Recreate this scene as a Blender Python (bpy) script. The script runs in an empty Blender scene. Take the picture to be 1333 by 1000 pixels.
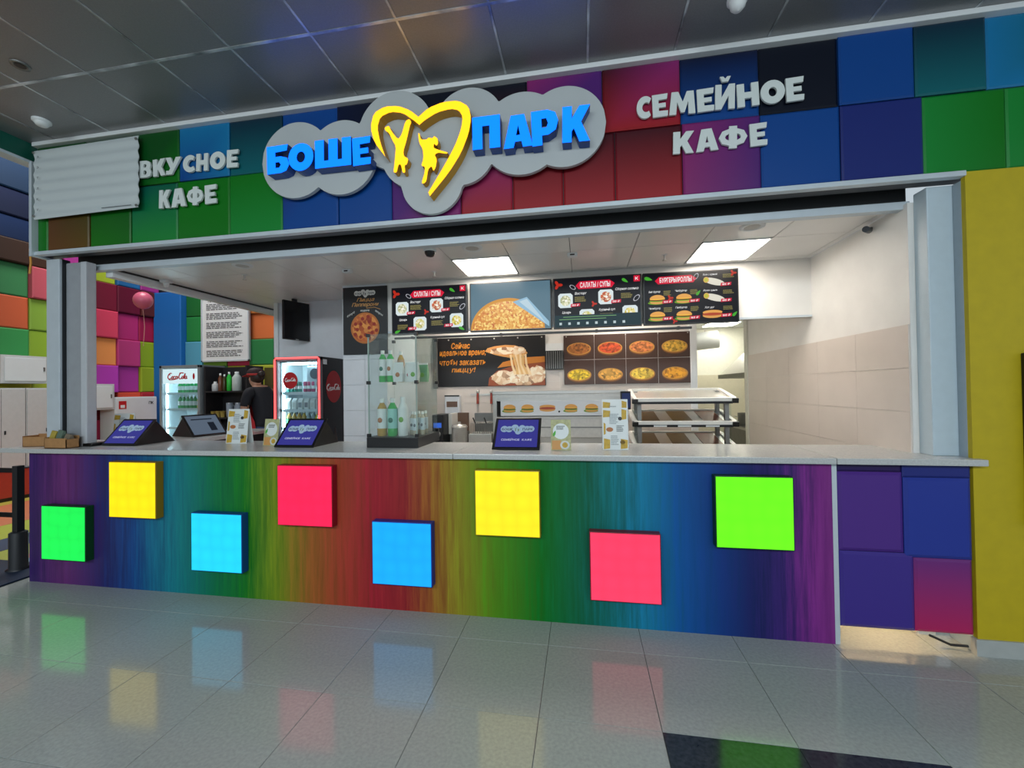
import bpy, bmesh, math, random
from mathutils import Vector, Matrix
random.seed(7)
sc = bpy.context.scene
COL = sc.collection
# ------------------------------------------------------------------ camera, world, lights, exposure
def rgb(c, k=1.0):
    f = lambda v: (v / 12.92 if v <= .04045 else ((v + .055) / 1.055) ** 2.4)
    return tuple(f(x / 255.) * k for x in c[:3]) + (1.,)
cam_d = bpy.data.cameras.new('camera'); cam = bpy.data.objects.new('camera', cam_d); COL.objects.link(cam)
cam_d.sensor_fit = 'HORIZONTAL'; cam_d.sensor_width = 36; cam_d.lens = 541.78 * 36 / 1333
cam_d.clip_start = .05; cam_d.clip_end = 100
yaw, pitch, roll = -0.16718, 0.01145, -0.01501
fw = Vector((math.sin(yaw) * math.cos(pitch), math.cos(yaw) * math.cos(pitch), math.sin(pitch)))
rt = Vector((math.cos(yaw), -math.sin(yaw), 0)); up = rt.cross(fw)
r2 = math.cos(roll) * rt + math.sin(roll) * up; u2 = -math.sin(roll) * rt + math.cos(roll) * up
m = Matrix((r2, u2, -fw)).transposed().to_4x4(); m.translation = (1.44562, -2.9921, 1.66959)
cam.matrix_world = m; sc.camera = cam
sc.view_settings.view_transform = 'Standard'; sc.view_settings.look = 'None'
sc.view_settings.gamma = 1; sc.view_settings.exposure = 0.0
sc.view_settings.use_curve_mapping = False
W = bpy.data.worlds.new('mall_ambient'); sc.world = W; W.use_nodes = True
W.node_tree.nodes['Background'].inputs[0].default_value = (.80, .92, 1.0, 1)
W.node_tree.nodes['Background'].inputs[1].default_value = .62
def area(name, loc, size, energy, color=(1, 1, 1), rot=(0, 0, 0)):
    d = bpy.data.lights.new(name, 'AREA'); d.shape = 'RECTANGLE'; d.size, d.size_y = size; d.energy = energy; d.color = color
    o = bpy.data.objects.new(name, d); COL.objects.link(o); o.location = loc; o.rotation_euler = rot; return o
# added unseen fill lights, behind the viewer and over the play zone
area('hall_fill_light', (0.8, -6.2, 3.9), (8, 1.2), 480, (.86, .96, 1), (math.radians(38), 0, 0))
area('play_zone_fill_light', (-6.0, 2.6, 7.2), (2, 3), 230, (1, .96, .92))

# ------------------------------------------------------------------ glyphs (built-in font), made while the scene is small
def _glyphs(chars, offset):
    out = {}
    cu = bpy.data.curves.new('glyph', 'FONT'); cu.offset = offset; cu.resolution_u = 3
    ob = bpy.data.objects.new('glyph', cu); COL.objects.link(ob)
    for ch in chars:
        cu.body = ch
        dg = bpy.context.evaluated_depsgraph_get(); dg.update()
        ev = ob.evaluated_get(dg); me = ev.to_mesh()
        v = [(p.co.x, p.co.y) for p in me.vertices]; f = [tuple(p.vertices) for p in me.polygons]
        ev.to_mesh_clear()
        if v:
            x0 = min(p[0] for p in v); x1 = max(p[0] for p in v)
            out[ch] = ([(p[0] - x0, p[1]) for p in v], f, x1 - x0)
    bpy.data.objects.remove(ob); bpy.data.curves.remove(cu)
    return out
ALPH = 'АБВГДЕЖЗИЙКЛМНОПРСТУФХЦЧШЫЬЯабвгдежзийклмнопрстуфхцчшщыьэюя0123456789/!,.:-₽Р'
GB = _glyphs(sorted(set(ALPH)), .022)
GR = _glyphs(sorted(set(ALPH)), .008)

from mathutils.geometry import tessellate_polygon
def _ell(cx, cz, rx, rz, n=22, a0=0., a1=360.):
    k = n if a1 - a0 < 359 else n
    return [(cx + rx * math.cos(math.radians(a0 + (a1 - a0) * i / (k if a1 - a0 > 359 else k - 1))), cz + rz * math.sin(math.radians(a0 + (a1 - a0) * i / (k if a1 - a0 > 359 else k - 1)))) for i in range(k)]
SIGN = {   # chunky cut-out letters: lists of (outer loop, holes ...)
 'Б': [[[(0, 0), (.62, 0), (.86, .06), (1, .28), (.9, .52), (.62, .6), (.38, .6), (.38, .76), (.9, .78), (.95, 1), (0, 1)], [(.38, .2), (.54, .2), (.62, .3), (.54, .4), (.38, .4)]]],
 'О': [[_ell(.5, .5, .5, .5), _ell(.5, .5, .17, .2, 16)]],
 'Ш': [[[(0, 0), (1, 0), (1, 1), (.75, 1), (.75, .25), (.63, .25), (.63, 1), (.38, 1), (.38, .25), (.25, .25), (.25, 1), (0, 1)]]],
 'Е': [[[(0, 0), (.95, 0), (.98, .24), (.4, .26), (.4, .4), (.85, .4), (.85, .6), (.4, .6), (.4, .75), (.95, .76), (1, 1), (0, 1)]]],
 'П': [[[(0, 0), (.36, 0), (.36, .70), (.62, .70), (.62, 0), (1, 0), (1, 1), (0, 1)]]],
 'А': [[[(0, 0), (.34, 0), (.40, .18), (.62, .18), (.66, 0), (1, 0), (.74, 1), (.28, 1)], [(.44, .38), (.58, .38), (.52, .68)]]],
 'Р': [[[(0, 0), (.38, 0), (.38, .28), (.62, .28), (.9, .4), (1, .66), (.9, .9), (.62, 1), (0, 1)], [(.38, .5), (.56, .5), (.62, .62), (.56, .76), (.38, .76)]]],
 'К': [[[(0, 0), (.34, 0), (.34, .3), (.42, .38), (.62, 0), (1, 0), (.68, .55), (1, 1), (.62, 1), (.34, .66), (.34, 1), (0, 1)]]],
 'В': [[[(0, 0), (.6, 0), (.9, .08), (1, .3), (.86, .52), (.94, .72), (.84, .92), (.58, 1), (0, 1)], [(.34, .18), (.55, .18), (.62, .3), (.55, .42), (.34, .42)], [(.34, .60), (.52, .60), (.58, .7), (.52, .8), (.34, .8)]]],
 'У': [[[(.06, 0), (.42, 0), (1, 1), (.66, 1), (.5, .62), (.34, 1), (0, 1), (.32, .36), (.24, .22), (.06, .24)]]],
 'С': [[_ell(.55, .5, .55, .5, 22, 48, 312) + _ell(.62, .5, .26, .22, 14, 312, 48)]],
 'Н': [[[(0, 0), (.34, 0), (.34, .36), (.66, .36), (.66, 0), (1, 0), (1, 1), (.66, 1), (.66, .62), (.34, .62), (.34, 1), (0, 1)]]],
 'Ф': [[[(.36, 0), (.64, 0), (.64, .13), (.88, .22), (1, .5), (.88, .78), (.64, .88), (.64, 1), (.36, 1), (.36, .88), (.12, .78), (0, .5), (.12, .22), (.36, .13)], [(.36, .36), (.36, .66), (.26, .60), (.22, .5), (.26, .42)], [(.64, .36), (.74, .42), (.78, .5), (.74, .60), (.64, .66)]]],
 'М': [[[(0, 0), (.27, 0), (.30, .55), (.45, .08), (.59, .08), (.72, .55), (.74, 0), (1, 0), (.92, 1), (.66, 1), (.51, .55), (.34, 1), (.08, 1)]]],
 'Й': [[[(0, 0), (.32, 0), (.68, .40), (.68, 0), (1, 0), (1, .76), (.7, .76), (.32, .36), (.32, .76), (0, .76)]], [[(.22, 1), (.34, .84), (.66, .84), (.78, 1), (.6, 1), (.5, .93), (.4, 1)]]]}
GS = {}
for _c, _polys in SIGN.items():
    _v, _f = [], []
    for _loops in _polys:
        _o = len(_v); _pts = [p for l in _loops for p in l]
        _v += _pts
        for _t in tessellate_polygon([[Vector((p[0], p[1], 0)) for p in l] for l in _loops]):
            a, b, c = [_pts[i] for i in _t]
            if (b[0] - a[0]) * (c[1] - a[1]) - (b[1] - a[1]) * (c[0] - a[0]) < 0: _t = _t[::-1]
            _f.append(tuple(i + _o for i in _t))
    GS[_c] = (_v, _f, 1.)

# ------------------------------------------------------------------ materials
_M = {}
def mat(name, c, rough=.5, metal=0., noise=0., scale=20., bump=0., spec=.5, stretch=None):
    if name in _M: return _M[name]
    M = bpy.data.materials.new(name); M.use_nodes = True; nt = M.node_tree; b = nt.nodes['Principled BSDF']
    col = rgb(c); b.inputs['Base Color'].default_value = col; b.inputs['Roughness'].default_value = rough
    b.inputs['Metallic'].default_value = metal; b.inputs['Specular IOR Level'].default_value = spec
    M.diffuse_color = col
    if noise or bump:
        tc = nt.nodes.new('ShaderNodeTexCoord'); mp = nt.nodes.new('ShaderNodeMapping'); nz = nt.nodes.new('ShaderNodeTexNoise')
        nz.inputs['Scale'].default_value = scale; nz.inputs['Detail'].default_value = 5
        if stretch: mp.inputs['Scale'].default_value = stretch
        nt.links.new(tc.outputs['Object'], mp.inputs[0]); nt.links.new(mp.outputs[0], nz.inputs['Vector'])
        if noise:
            rp = nt.nodes.new('ShaderNodeValToRGB')
            rp.color_ramp.elements[0].position = .3; rp.color_ramp.elements[1].position = .7
            rp.color_ramp.elements[0].color = tuple(x * (1 - noise) for x in col[:3]) + (1,)
            rp.color_ramp.elements[1].color = tuple(min(1, x * (1 + noise)) for x in col[:3]) + (1,)
            nt.links.new(nz.outputs['Fac'], rp.inputs[0]); nt.links.new(rp.outputs[0], b.inputs['Base Color'])
        if bump:
            bp = nt.nodes.new('ShaderNodeBump'); bp.inputs['Strength'].default_value = bump; bp.inputs['Distance'].default_value = .01
            nt.links.new(nz.outputs['Fac'], bp.inputs['Height']); nt.links.new(bp.outputs[0], b.inputs['Normal'])
    _M[name] = M; return M
def emi(name, c, s=1., rough=.3):
    if name in _M: return _M[name]
    M = mat(name, (6, 6, 6), rough, spec=.12); b = M.node_tree.nodes['Principled BSDF']
    b.inputs['Emission Color'].default_value = rgb(c); b.inputs['Emission Strength'].default_value = s
    M.diffuse_color = rgb(c); return M
def speckle(name, c0, c1, c2, scale, rough, emission=0):
    """food surface: voronoi crumbs of three colours"""
    if name in _M: return _M[name]
    M = mat(name, c1, rough); nt = M.node_tree; b = nt.nodes['Principled BSDF']
    tc = nt.nodes.new('ShaderNodeTexCoord'); vo = nt.nodes.new('ShaderNodeTexVoronoi'); vo.inputs['Scale'].default_value = scale
    rp = nt.nodes.new('ShaderNodeValToRGB'); e = rp.color_ramp.elements; e[0].position = .0; e[0].color = rgb(c0); e[1].position = .45; e[1].color = rgb(c1)
    x = e.new(.8); x.color = rgb(c2)
    nt.links.new(tc.outputs['Object'], vo.inputs['Vector']); nt.links.new(vo.outputs['Color'], rp.inputs[0]) 
    nt.links.new(rp.outputs[0], b.inputs['Base Color'])
    if emission:
        b.inputs['Base Color'].default_value = (0, 0, 0, 1); nt.links.remove(b.inputs['Base Color'].links[0])
        nt.links.new(rp.outputs[0], b.inputs['Emission Color']); b.inputs['Emission Strength'].default_value = emission
    return M
def glass(name, tint=(246, 250, 249), fac=.06, rough=.02):
    if name in _M: return _M[name]
    M = bpy.data.materials.new(name); M.use_nodes = True; nt = M.node_tree; nt.nodes.clear()
    o = nt.nodes.new('ShaderNodeOutputMaterial'); mx = nt.nodes.new('ShaderNodeMixShader')
    t = nt.nodes.new('ShaderNodeBsdfTransparent'); t.inputs[0].default_value = rgb(tint)
    g = nt.nodes.new('ShaderNodeBsdfGlossy'); g.inputs['Roughness'].default_value = rough
    mx.inputs[0].default_value = fac
    nt.links.new(t.outputs[0], mx.inputs[1]); nt.links.new(g.outputs[0], mx.inputs[2]); nt.links.new(mx.outputs[0], o.inputs[0])
    _M[name] = M; return M
def colattr(name, rough, spec=.5, bump=0.):
    M = mat(name, (200, 200, 200), rough, bump=bump, scale=180, spec=spec); nt = M.node_tree
    a = nt.nodes.new('ShaderNodeAttribute'); a.attribute_name = 'print'
    nt.links.new(a.outputs['Color'], nt.nodes['Principled BSDF'].inputs['Base Color']); return M

WHITE = mat('white_paint', (226, 230, 232), .4, noise=.02, scale=6)
WALLW = mat('warm_white_wall', (228, 226, 222), .55, noise=.03, scale=5)
WALLB = mat('cool_white_tile', (214, 218, 224), .4, noise=.03, scale=9)
BLACK = mat('black_plastic', (16, 16, 18), .35)
DARK = mat('dark_grey_metal', (44, 46, 50), .4, .3)
STEEL = mat('brushed_steel', (196, 194, 190), .32, .65, noise=.06, scale=30, stretch=(1, 1, 14))
STEELD = mat('dull_steel', (132, 132, 130), .4, .7, noise=.08, scale=14)
ALU = mat('pale_aluminium', (196, 206, 214), .38, .15, noise=.03, scale=10)

# ------------------------------------------------------------------ mesh collector
class MB:
    def __init__(s): s.v = []; s.f = []; s.fm = []; s.ms = []; s.sm = []
    def mi(s, m):
        if m not in s.ms: s.ms.append(m)
        return s.ms.index(m)
    def add(s, vs, fs, m, smooth=False, M=None):
        o = len(s.v); k = s.mi(m)
        for p in vs:
            p = Vector(p); s.v.append(tuple(M @ p if M else p))
        for f in fs: s.f.append(tuple(i + o for i in f)); s.fm.append(k); s.sm.append(smooth)
        return s
    def box(s, x0, x1, y0, y1, z0, z1, m, bev=0., M=None):
        if bev:
            bm = bmesh.new(); bmesh.ops.create_cube(bm, size=1)
            for v in bm.verts: v.co = Vector(((x0 + x1) / 2 + v.co.x * (x1 - x0), (y0 + y1) / 2 + v.co.y * (y1 - y0), (z0 + z1) / 2 + v.co.z * (z1 - z0)))
            bmesh.ops.bevel(bm, geom=list(bm.edges), offset=bev, segments=2, affect='EDGES', profile=.6)
            bm.verts.index_update()
            s.add([v.co[:] for v in bm.verts], [[v.index for v in f.verts] for f in bm.faces], m, False, M); bm.free(); return s
        vs = [(x, y, z) for z in (z0, z1) for y in (y0, y1) for x in (x0, x1)]
        return s.add(vs, [(0, 2, 3, 1), (4, 5, 7, 6), (0, 1, 5, 4), (2, 6, 7, 3), (0, 4, 6, 2), (1, 3, 7, 5)], m, False, M)
    def lathe(s, prof, m, c=(0, 0, 0), n=16, M=None, smooth=True):
        vs = []; fs = []; k = len(prof)
        for i in range(n):
            a = 2 * math.pi * i / n
            for r, z in prof: vs.append((c[0] + r * math.cos(a), c[1] + r * math.sin(a), c[2] + z))
        for i in range(n):
            j = (i + 1) % n
            for q in range(k - 1): fs.append((i * k + q, j * k + q, j * k + q + 1, i * k + q + 1))
        s.add(vs, fs, m, smooth, M)
        if prof[0][0] > 1e-5: s.add([vs[i * k] for i in range(n)], [tuple(reversed(range(n)))], m, False, M)
        if prof[-1][0] > 1e-5: s.add([vs[i * k + k - 1] for i in range(n)], [tuple(range(n))], m, False, M)
        return s
    def tube(s, pts, r, m, n=8, closed=False, M=None):
        pts = [Vector(p) for p in pts]; vs = []; fs = []; N = len(pts); prev = None
        for i, p in enumerate(pts):
            a = pts[(i - 1) % N] if (i or closed) else p; b = pts[(i + 1) % N] if (i < N - 1 or closed) else p
            d = (b - a).normalized()
            q = prev if prev is not None else (Vector((0, 0, 1)) if abs(d.z) < .9 else Vector((1, 0, 0)))
            x = (q - d * q.dot(d)).normalized(); y = d.cross(x); prev = x
            rr = r[i] if isinstance(r, (list, tuple)) else r
            for k in range(n):
                t = 2 * math.pi * k / n; vs.append(tuple(p + x * math.cos(t) * rr + y * math.sin(t) * rr))
        for i in range(N if closed else N - 1):
            j = (i + 1) % N
            for k in range(n): l = (k + 1) % n; fs.append((i * n + k, i * n + l, j * n + l, j * n + k))
        s.add(vs, fs, m, True, M)
        if not closed: s.add(vs[:n], [tuple(reversed(range(n)))], m, False, M); s.add(vs[(N - 1) * n:], [tuple(range(n))], m, False, M)
        return s
    def sphere(s, c, r, m, seg=16, M=None):
        r = (r, r, r) if not isinstance(r, (tuple, list)) else r
        rings = max(6, seg // 2); prof = [(math.sin(math.pi * i / rings), -math.cos(math.pi * i / rings)) for i in range(rings + 1)]
        vs = []; fs = []; k = len(prof)
        for i in range(seg):
            a = 2 * math.pi * i / seg
            for q, z in prof: vs.append((c[0] + q * math.cos(a) * r[0], c[1] + q * math.sin(a) * r[1], c[2] + z * r[2]))
        for i in range(seg):
            j = (i + 1) % seg
            for q in range(k - 1): fs.append((i * k + q, j * k + q, j * k + q + 1, i * k + q + 1))
        return s.add(vs, fs, m, True, M)
    def flat(s, pts, y, m):                      # a printed shape in the XZ plane, facing -Y
        n = len(pts)
        area2 = sum(pts[i][0] * pts[(i + 1) % n][1] - pts[(i + 1) % n][0] * pts[i][1] for i in range(n))
        if area2 < 0: pts = pts[::-1]
        return s.add([(p[0], y, p[1]) for p in pts], [tuple(range(n))], m)
    def disc(s, cx, cz, rx, rz, y, m, n=24, a0=0., a1=2 * math.pi, rot=0.):
        full = a1 - a0 > 6.28; k = n if full else n + 1
        pts = [(rx * math.cos(a0 + (a1 - a0) * i / n), rz * math.sin(a0 + (a1 - a0) * i / n)) for i in range(k)]
        c, q = math.cos(rot), math.sin(rot)
        return s.flat([(cx + x * c - z * q, cz + x * q + z * c) for x, z in pts], y, m)
    def rect(s, x0, x1, z0, z1, y, m): return s.flat([(x0, z0), (x1, z0), (x1, z1), (x0, z1)], y, m)
    def prism(s, pts, y0, y1, m, ms=None):       # outline in XZ, front at y0 (nearer the viewer), back at y1
        n = len(pts)
        area2 = sum(pts[i][0] * pts[(i + 1) % n][1] - pts[(i + 1) % n][0] * pts[i][1] for i in range(n))
        if area2 < 0: pts = pts[::-1]
        bm = bmesh.new(); vs = [bm.verts.new((p[0], y0, p[1])) for p in pts]
        f = bm.faces.new(vs); f.normal_update(); r = bmesh.ops.triangulate(bm, faces=[f], ngon_method='EAR_CLIP'); bm.verts.index_update()
        tr = [[v.index for v in q.verts] for q in bm.faces]; bm.free()
        s.add([(p[0], y0, p[1]) for p in pts], tr, m)
        s.add([(p[0], y1, p[1]) for p in pts], [t[::-1] for t in tr], ms or m)
        s.add([(p[0], y, p[1]) for y in (y0, y1) for p in pts], [(i, i + n, (i + 1) % n + n, (i + 1) % n) for i in range(n)], ms or m)
        return s
    def text(s, txt, x0, x1, z0, z1, y, m, G=None, shear=0., depth=0., ms=None, space=.07, rot=0., keep=False):
        G = G or GR; X = 0.; vs = []; fs = []
        for ch in txt:
            if ch == ' ' or ch not in G: X += .32; continue
            v, f, w = G[ch]; o = len(vs)
            vs += [(p[0] + X, p[1]) for p in v]; fs += [tuple(i + o for i in q) for q in f]; X += w + space
        vs = [(x + shear * z, z) for x, z in vs]
        a0 = min(p[0] for p in vs); a1 = max(p[0] for p in vs); b0 = min(p[1] for p in vs); b1 = max(p[1] for p in vs)
        kx = (x1 - x0) / (a1 - a0); kz = (z1 - z0) / (b1 - b0)
        if keep: kx = min(kx, kz * 1.05)
        mx, mz = (x0 + x1) / 2, (z0 + z1) / 2; c, q = math.cos(rot), math.sin(rot)
        P = []
        for x, z in vs:
            x = (x - (a0 + a1) / 2) * kx; z = (z - (b0 + b1) / 2) * kz
            P.append((mx + x * c - z * q, mz + x * q + z * c))
        s.add([(p[0], y, p[1]) for p in P], fs, m)
        if depth:
            s.add([(p[0], y + depth, p[1]) for p in P], [f[::-1] for f in fs], ms or m)
            cnt = {}
            for f in fs:
                for i in range(len(f)): e = (f[i], f[(i + 1) % len(f)]); cnt[e] = 1
            n = len(P); side = [(e[1], e[0], e[0] + n, e[1] + n) for e in cnt if (e[1], e[0]) not in cnt]
            s.add([(p[0], yy, p[1]) for yy in (y, y + depth) for p in P], side, ms or m)
        return s
    def mesh(s, name):
        me = bpy.data.meshes.new(name); me.from_pydata(s.v, [], s.f)
        for m in s.ms: me.materials.append(m)
        me.polygons.foreach_set('material_index', s.fm); me.polygons.foreach_set('use_smooth', s.sm); me.update(); return me
    def build(s, name, parent=None):
        o = bpy.data.objects.new(name, s.mesh(name)); COL.objects.link(o); o.parent = parent; return o
def link(name, me, parent=None, loc=(0, 0, 0)):
    o = bpy.data.objects.new(name, me); COL.objects.link(o); o.parent = parent; o.location = loc; return o
def tag(o, label, cat, group=None):
    o['label'] = label; o['category'] = cat
    if group: o['group'] = group
    return o
def thing(name, label, cat, loc=(0, 0, 0), rz=0., group=None):
    o = bpy.data.objects.new(name, None); o.empty_display_size = .1; COL.objects.link(o); o.location = loc; o.rotation_euler = (0, 0, rz)
    return tag(o, label, cat, group)
def struct(o, label=None):
    o['kind'] = 'structure'
    if label: o['label'] = label
    return o
def sroot(name, label, loc=(0, 0, 0)):
    o = bpy.data.objects.new(name, None); o.empty_display_size = .1; COL.objects.link(o); o.location = loc; return struct(o, label)
def copy_tree(o, parent=None):
    c = o.copy(); COL.objects.link(c); c.parent = parent
    for ch in list(o.children): copy_tree(ch, c)
    return c
def printed_panel(name, parent, x0, x1, z0, z1, yf, yb, cols, M, bev=.012, gain=1.0):
    """block of the printed wall: bevelled slab; cols = colours of bottom-left, bottom-right, top-right, top-left"""
    b = bev; B = [(x0, z0), (x1, z0), (x1, z1), (x0, z1)]; F = [(x0 + b, z0 + b), (x1 - b, z0 + b), (x1 - b, z1 - b), (x0 + b, z1 - b)]
    vs = [(p[0], yb, p[1]) for p in B] + [(p[0], yf + b * .6, p[1]) for p in B] + [(p[0], yf, p[1]) for p in F]
    fs = [(8, 9, 10, 11)] + [(4 + i, 4 + (i + 1) % 4, 8 + (i + 1) % 4, 8 + i) for i in range(4)] + [(i, (i + 1) % 4, 4 + (i + 1) % 4, 4 + i) for i in range(4)]
    me = bpy.data.meshes.new(name); me.from_pydata(vs, [], fs); me.materials.append(M)
    at = me.color_attributes.new('print', 'FLOAT_COLOR', 'POINT')
    for i in range(12): at.data[i].color = rgb(cols[i % 4], gain)
    return link(name, me, parent)

# ------------------------------------------------------------------ STRUCTURE: hall floor
FT = mat('polished_floor_tile', (162, 168, 165), .10, noise=.10, scale=60, spec=.55)
FTD = mat('dark_granite_tile', (50, 54, 56), .12, noise=.35, scale=45, spec=.55)
GROUT = mat('floor_grout', (74, 76, 76), .8)
floor = sroot('floor', 'pale grey polished tile floor of the hall')
MB().box(-9.2, 7.2, -9, 7, -.08, -.006, GROUT).build('screed', floor)
def tile_mesh(name, w, d, m, g=.0015):
    b = .0015; vs = []
    for z, i in ((-.006, g), (-b * .6, g), (0, g + b)):
        vs += [(i, i, z), (w - i, i, z), (w - i, d - i, z), (i, d - i, z)]
    fs = [(8, 9, 10, 11)] + [(k * 4 + i, k * 4 + (i + 1) % 4, k * 4 + 4 + (i + 1) % 4, k * 4 + 4 + i) for k in (0, 1) for i in range(4)]
    mb = MB(); mb.add(vs, fs, m); return mb.mesh(name)
tm = tile_mesh('floor_tile', .6, .6, FT); tmd = tile_mesh('floor_tile', .6, .6, FTD)
for i in range(-7, 9):
    for j in range(-1, 8):
        if i == -7 and j < 1: continue
        dark = (i in (3, 4) and j == 2)
        link('floor_tile', tmd if dark else tm, floor, (i * .6, -.2725 - j * .6, 0))
# raised shop floor
SF = mat('shop_floor_vinyl', (150, 146, 140), .4, noise=.08, scale=14)
struct(MB().box(-3.0, 3.62, .36, 2.85, .0, .14, SF).build('floor'), 'grey vinyl floor inside the shop')
struct(MB().box(-3.9, -3.0, 1.9, 3.0, .0, .14, SF).build('floor'), 'grey vinyl staff platform at the open left side')
struct(MB().box(2.4, 5.6, 2.95, 6.6, .0, .14, SF).build('floor'), 'grey vinyl floor of the kitchen behind')
# coloured play floor beyond the left end of the counter
pf = sroot('floor', 'striped colourful play zone floor')
for x0, x1, c in ((-8.1, -7.3, (205, 190, 80)), (-7.3, -5.95, (225, 135, 95)), (-5.95, -5.25, (190, 200, 75)), (-5.25, -4.75, (60, 80, 110)), (-4.75, -4.35, (196, 205, 90)), (-4.35, -4.2, (228, 150, 120))):
    MB().box(x0 + .004, x1 - .004, -4.5, 5.0, -.006, .004, mat('play_floor_%d_%d' % (c[0], c[2]), c, .5, noise=.04)).build('floor_strip', pf)
MB().box(-4.2, -3.9, .33, 5.0, -.006, .004, mat('play_floor_blue', (150, 190, 215), .5, noise=.04)).build('floor_strip', pf)
MB().box(-4.75, -3.62, -.30, .33, .0, .010, mat('play_floor_navy', (30, 48, 74), .55, noise=.06)).build('floor_mat', pf)

# ------------------------------------------------------------------ hall ceiling: dark tiles between light T bars
CT = mat('dark_ceiling_tile', (112, 113, 116), .40, noise=.10, scale=90, bump=.12, spec=.9)
TB = mat('ceiling_t_bar', (176, 180, 184), .25, .3, noise=.75, scale=4.5)
CT.node_tree.nodes['Principled BSDF'].inputs['Coat Weight'].default_value = .6; CT.node_tree.nodes['Principled BSDF'].inputs['Coat Roughness'].default_value = .34
hc = sroot('ceiling', 'dark grey suspended tile ceiling of the hall', (0, 0, 3.96))
MB().box(-3.5, 6.2, -7, .04, .03, .06, DARK).build('deck', hc)
def ceil_tile(d): return MB().box(.009, .576, .009, d - .009, .0, .012, CT, .002).mesh('ceiling_tile')
YR = [.03, -.60, -1.18, -1.76, -2.34, -2.92, -3.5, -4.08]
for j in range(len(YR) - 1):
    cm = ceil_tile(YR[j] - YR[j + 1])
    for i in range(15): link('ceiling_tile', cm, hc, (-3.16 + (i - 1) * .585 + (.25 if i == 0 else 0), YR[j + 1], 0)).scale = ((.55, 1, 1) if i == 0 else (1, 1, 1))
    if j: MB().box(-3.45, 5.6, YR[j] - .010, YR[j] + .010, -.003, .03, TB).build('t_bar', hc)
for i in range(1, 15): MB().box(-3.16 + (i - 1) * .585 - .008, -3.16 + (i - 1) * .585 + .008, -4.1, .03, -.002, .03, TB).build('t_bar', hc)
det = thing('smoke_detector', 'round white smoke detector on the dark hall ceiling by the fascia corner', 'detector', (-2.95, -.25, 3.96))
MB().lathe([(0, -.045), (.035, -.045), (.045, -.03), (.048, -.02)], WHITE, n=20).build('sensor_head', det)
MB().lathe([(.05, -.02), (.06, -.015), (.06, 0)], WHITE, n=20).build('base_ring', det)
det = thing('ceiling_spotlight', 'small recessed spotlight with grey rim in the dark hall ceiling', 'spotlight', (-2.35, -.74, 3.96))
MB().lathe([(.03, -.004), (.05, -.01), (.052, 0)], STEELD, n=20).build('rim', det); MB().lathe([(0, -.006), (.03, -.008)], BLACK, n=20).build('lens', det)
det = thing('ceiling_sensor', 'white dome sensor under the hall ceiling above the right lettering', 'sensor', (2.39, -.36, 3.96))
MB().lathe([(0, -.075), (.025, -.07), (.042, -.05), (.048, -.02)], WHITE, n=20).build('dome', det); MB().lathe([(.05, -.02), (.058, -.015), (.058, 0)], WHITE, n=20).build('base_ring', det)

# green bulkhead at the left of the hall ceiling
bh = sroot('wall_bulkhead', 'dark green bulkhead running off the fascia corner', (-3.45, 0, 0))
MB().box(-.10, 0, -6.8, .03, 3.80, 3.96, mat('teal_green_print', (10, 84, 70), .4, noise=.2, scale=3)).build('face_board', bh)
MB().box(-.11, .008, -6.8, .03, 3.775, 3.80, ALU).build('edge_trim', bh)

# ------------------------------------------------------------------ fascia of printed cubes
PRINT = colattr('printed_cube_film', .35, .32, .02)
fas = sroot('wall_fascia', 'fascia wall of printed multicoloured cubes above the counter')
MB().box(-3.42, 5.6, .03, .13, 2.95, 3.96, DARK).build('backing', fas)
G = (14, 128, 26); G2 = (24, 150, 60); DG = (8, 86, 30); NB = (8, 24, 62); BL = (14, 78, 160); LB = (24, 132, 190); TE = (14, 110, 120); DT = (8, 50, 72)
RD = (176, 34, 44); DR = (74, 14, 30); MG = (150, 44, 120); PU = (92, 40, 128); BK = (12, 20, 38); IN = (34, 50, 130)
Bt = [-3.42, -2.88, -2.40, -1.905, -1.415, -.926, -.436, .02, .56, 1.08, 1.62, 2.145, 2.646, 3.12, 3.55, 3.94, 4.45, 5.0, 5.6]
Bb = [-3.42, -3.30, -2.84, -2.405, -1.93, -1.419, -.925, -.43, .02, .57, .965, 1.335, 1.70, 2.15, 2.646, 3.123, 3.59, 4.036, 4.5, 5.0, 5.6]
top = [(DG, DG, DG, DG), (DG, G, DG, DG), (DG, G, DG, DG), (BL, LB, LB, LB), (TE, TE, DT, DT), (BL, BL, BL, BL), (NB, NB, BK, NB), (BK, NB, BK, BK), (DR, DR, BK, BK), (PU, MG, PU, MG),
       (RD, RD, MG, DR), (BL, BL, NB, NB), (BK, BK, BK, BK), (BL, BL, BL, BL), (TE, TE, DT, DT), (LB, LB, TE, LB), (BL, BL, BL, BL), (TE, TE, DT, TE)]
top[9] = (PU, PU, PU, MG)
bot = [(G, G, G, G), ((120, 76, 40), (110, 84, 30), (60, 66, 24), (96, 60, 40)), ((30, 130, 20), (20, 120, 20), DG, DG), (G2, G2, (10, 110, 80), (10, 100, 90)), (G, G, G, G), (G2, G2, G, G), (BL, BL, BL, IN), (BL, BL, BL, BL),
       (PU, MG, PU, PU), (RD, RD, MG, PU), (RD, RD, DR, DR), (RD, RD, DR, DR), (RD, RD, DR, DR), (MG, PU, PU, MG), (BL, BL, BL, BL), (IN, IN, IN, IN), (G2, G, G, G2), (G2, G, G, G2), (G, G, G2, G2), (BL, BL, BL, BL)]
dp = [.0, .014, .004, .018, -.002, .012, .006]
for i in range(len(Bt) - 1): printed_panel('panel', fas, Bt[i] + .003, Bt[i + 1] - .003, 3.478, 3.925, .006 + dp[(i * 3) % 7] * .6, .03, top[i], PRINT, gain=.74)
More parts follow.
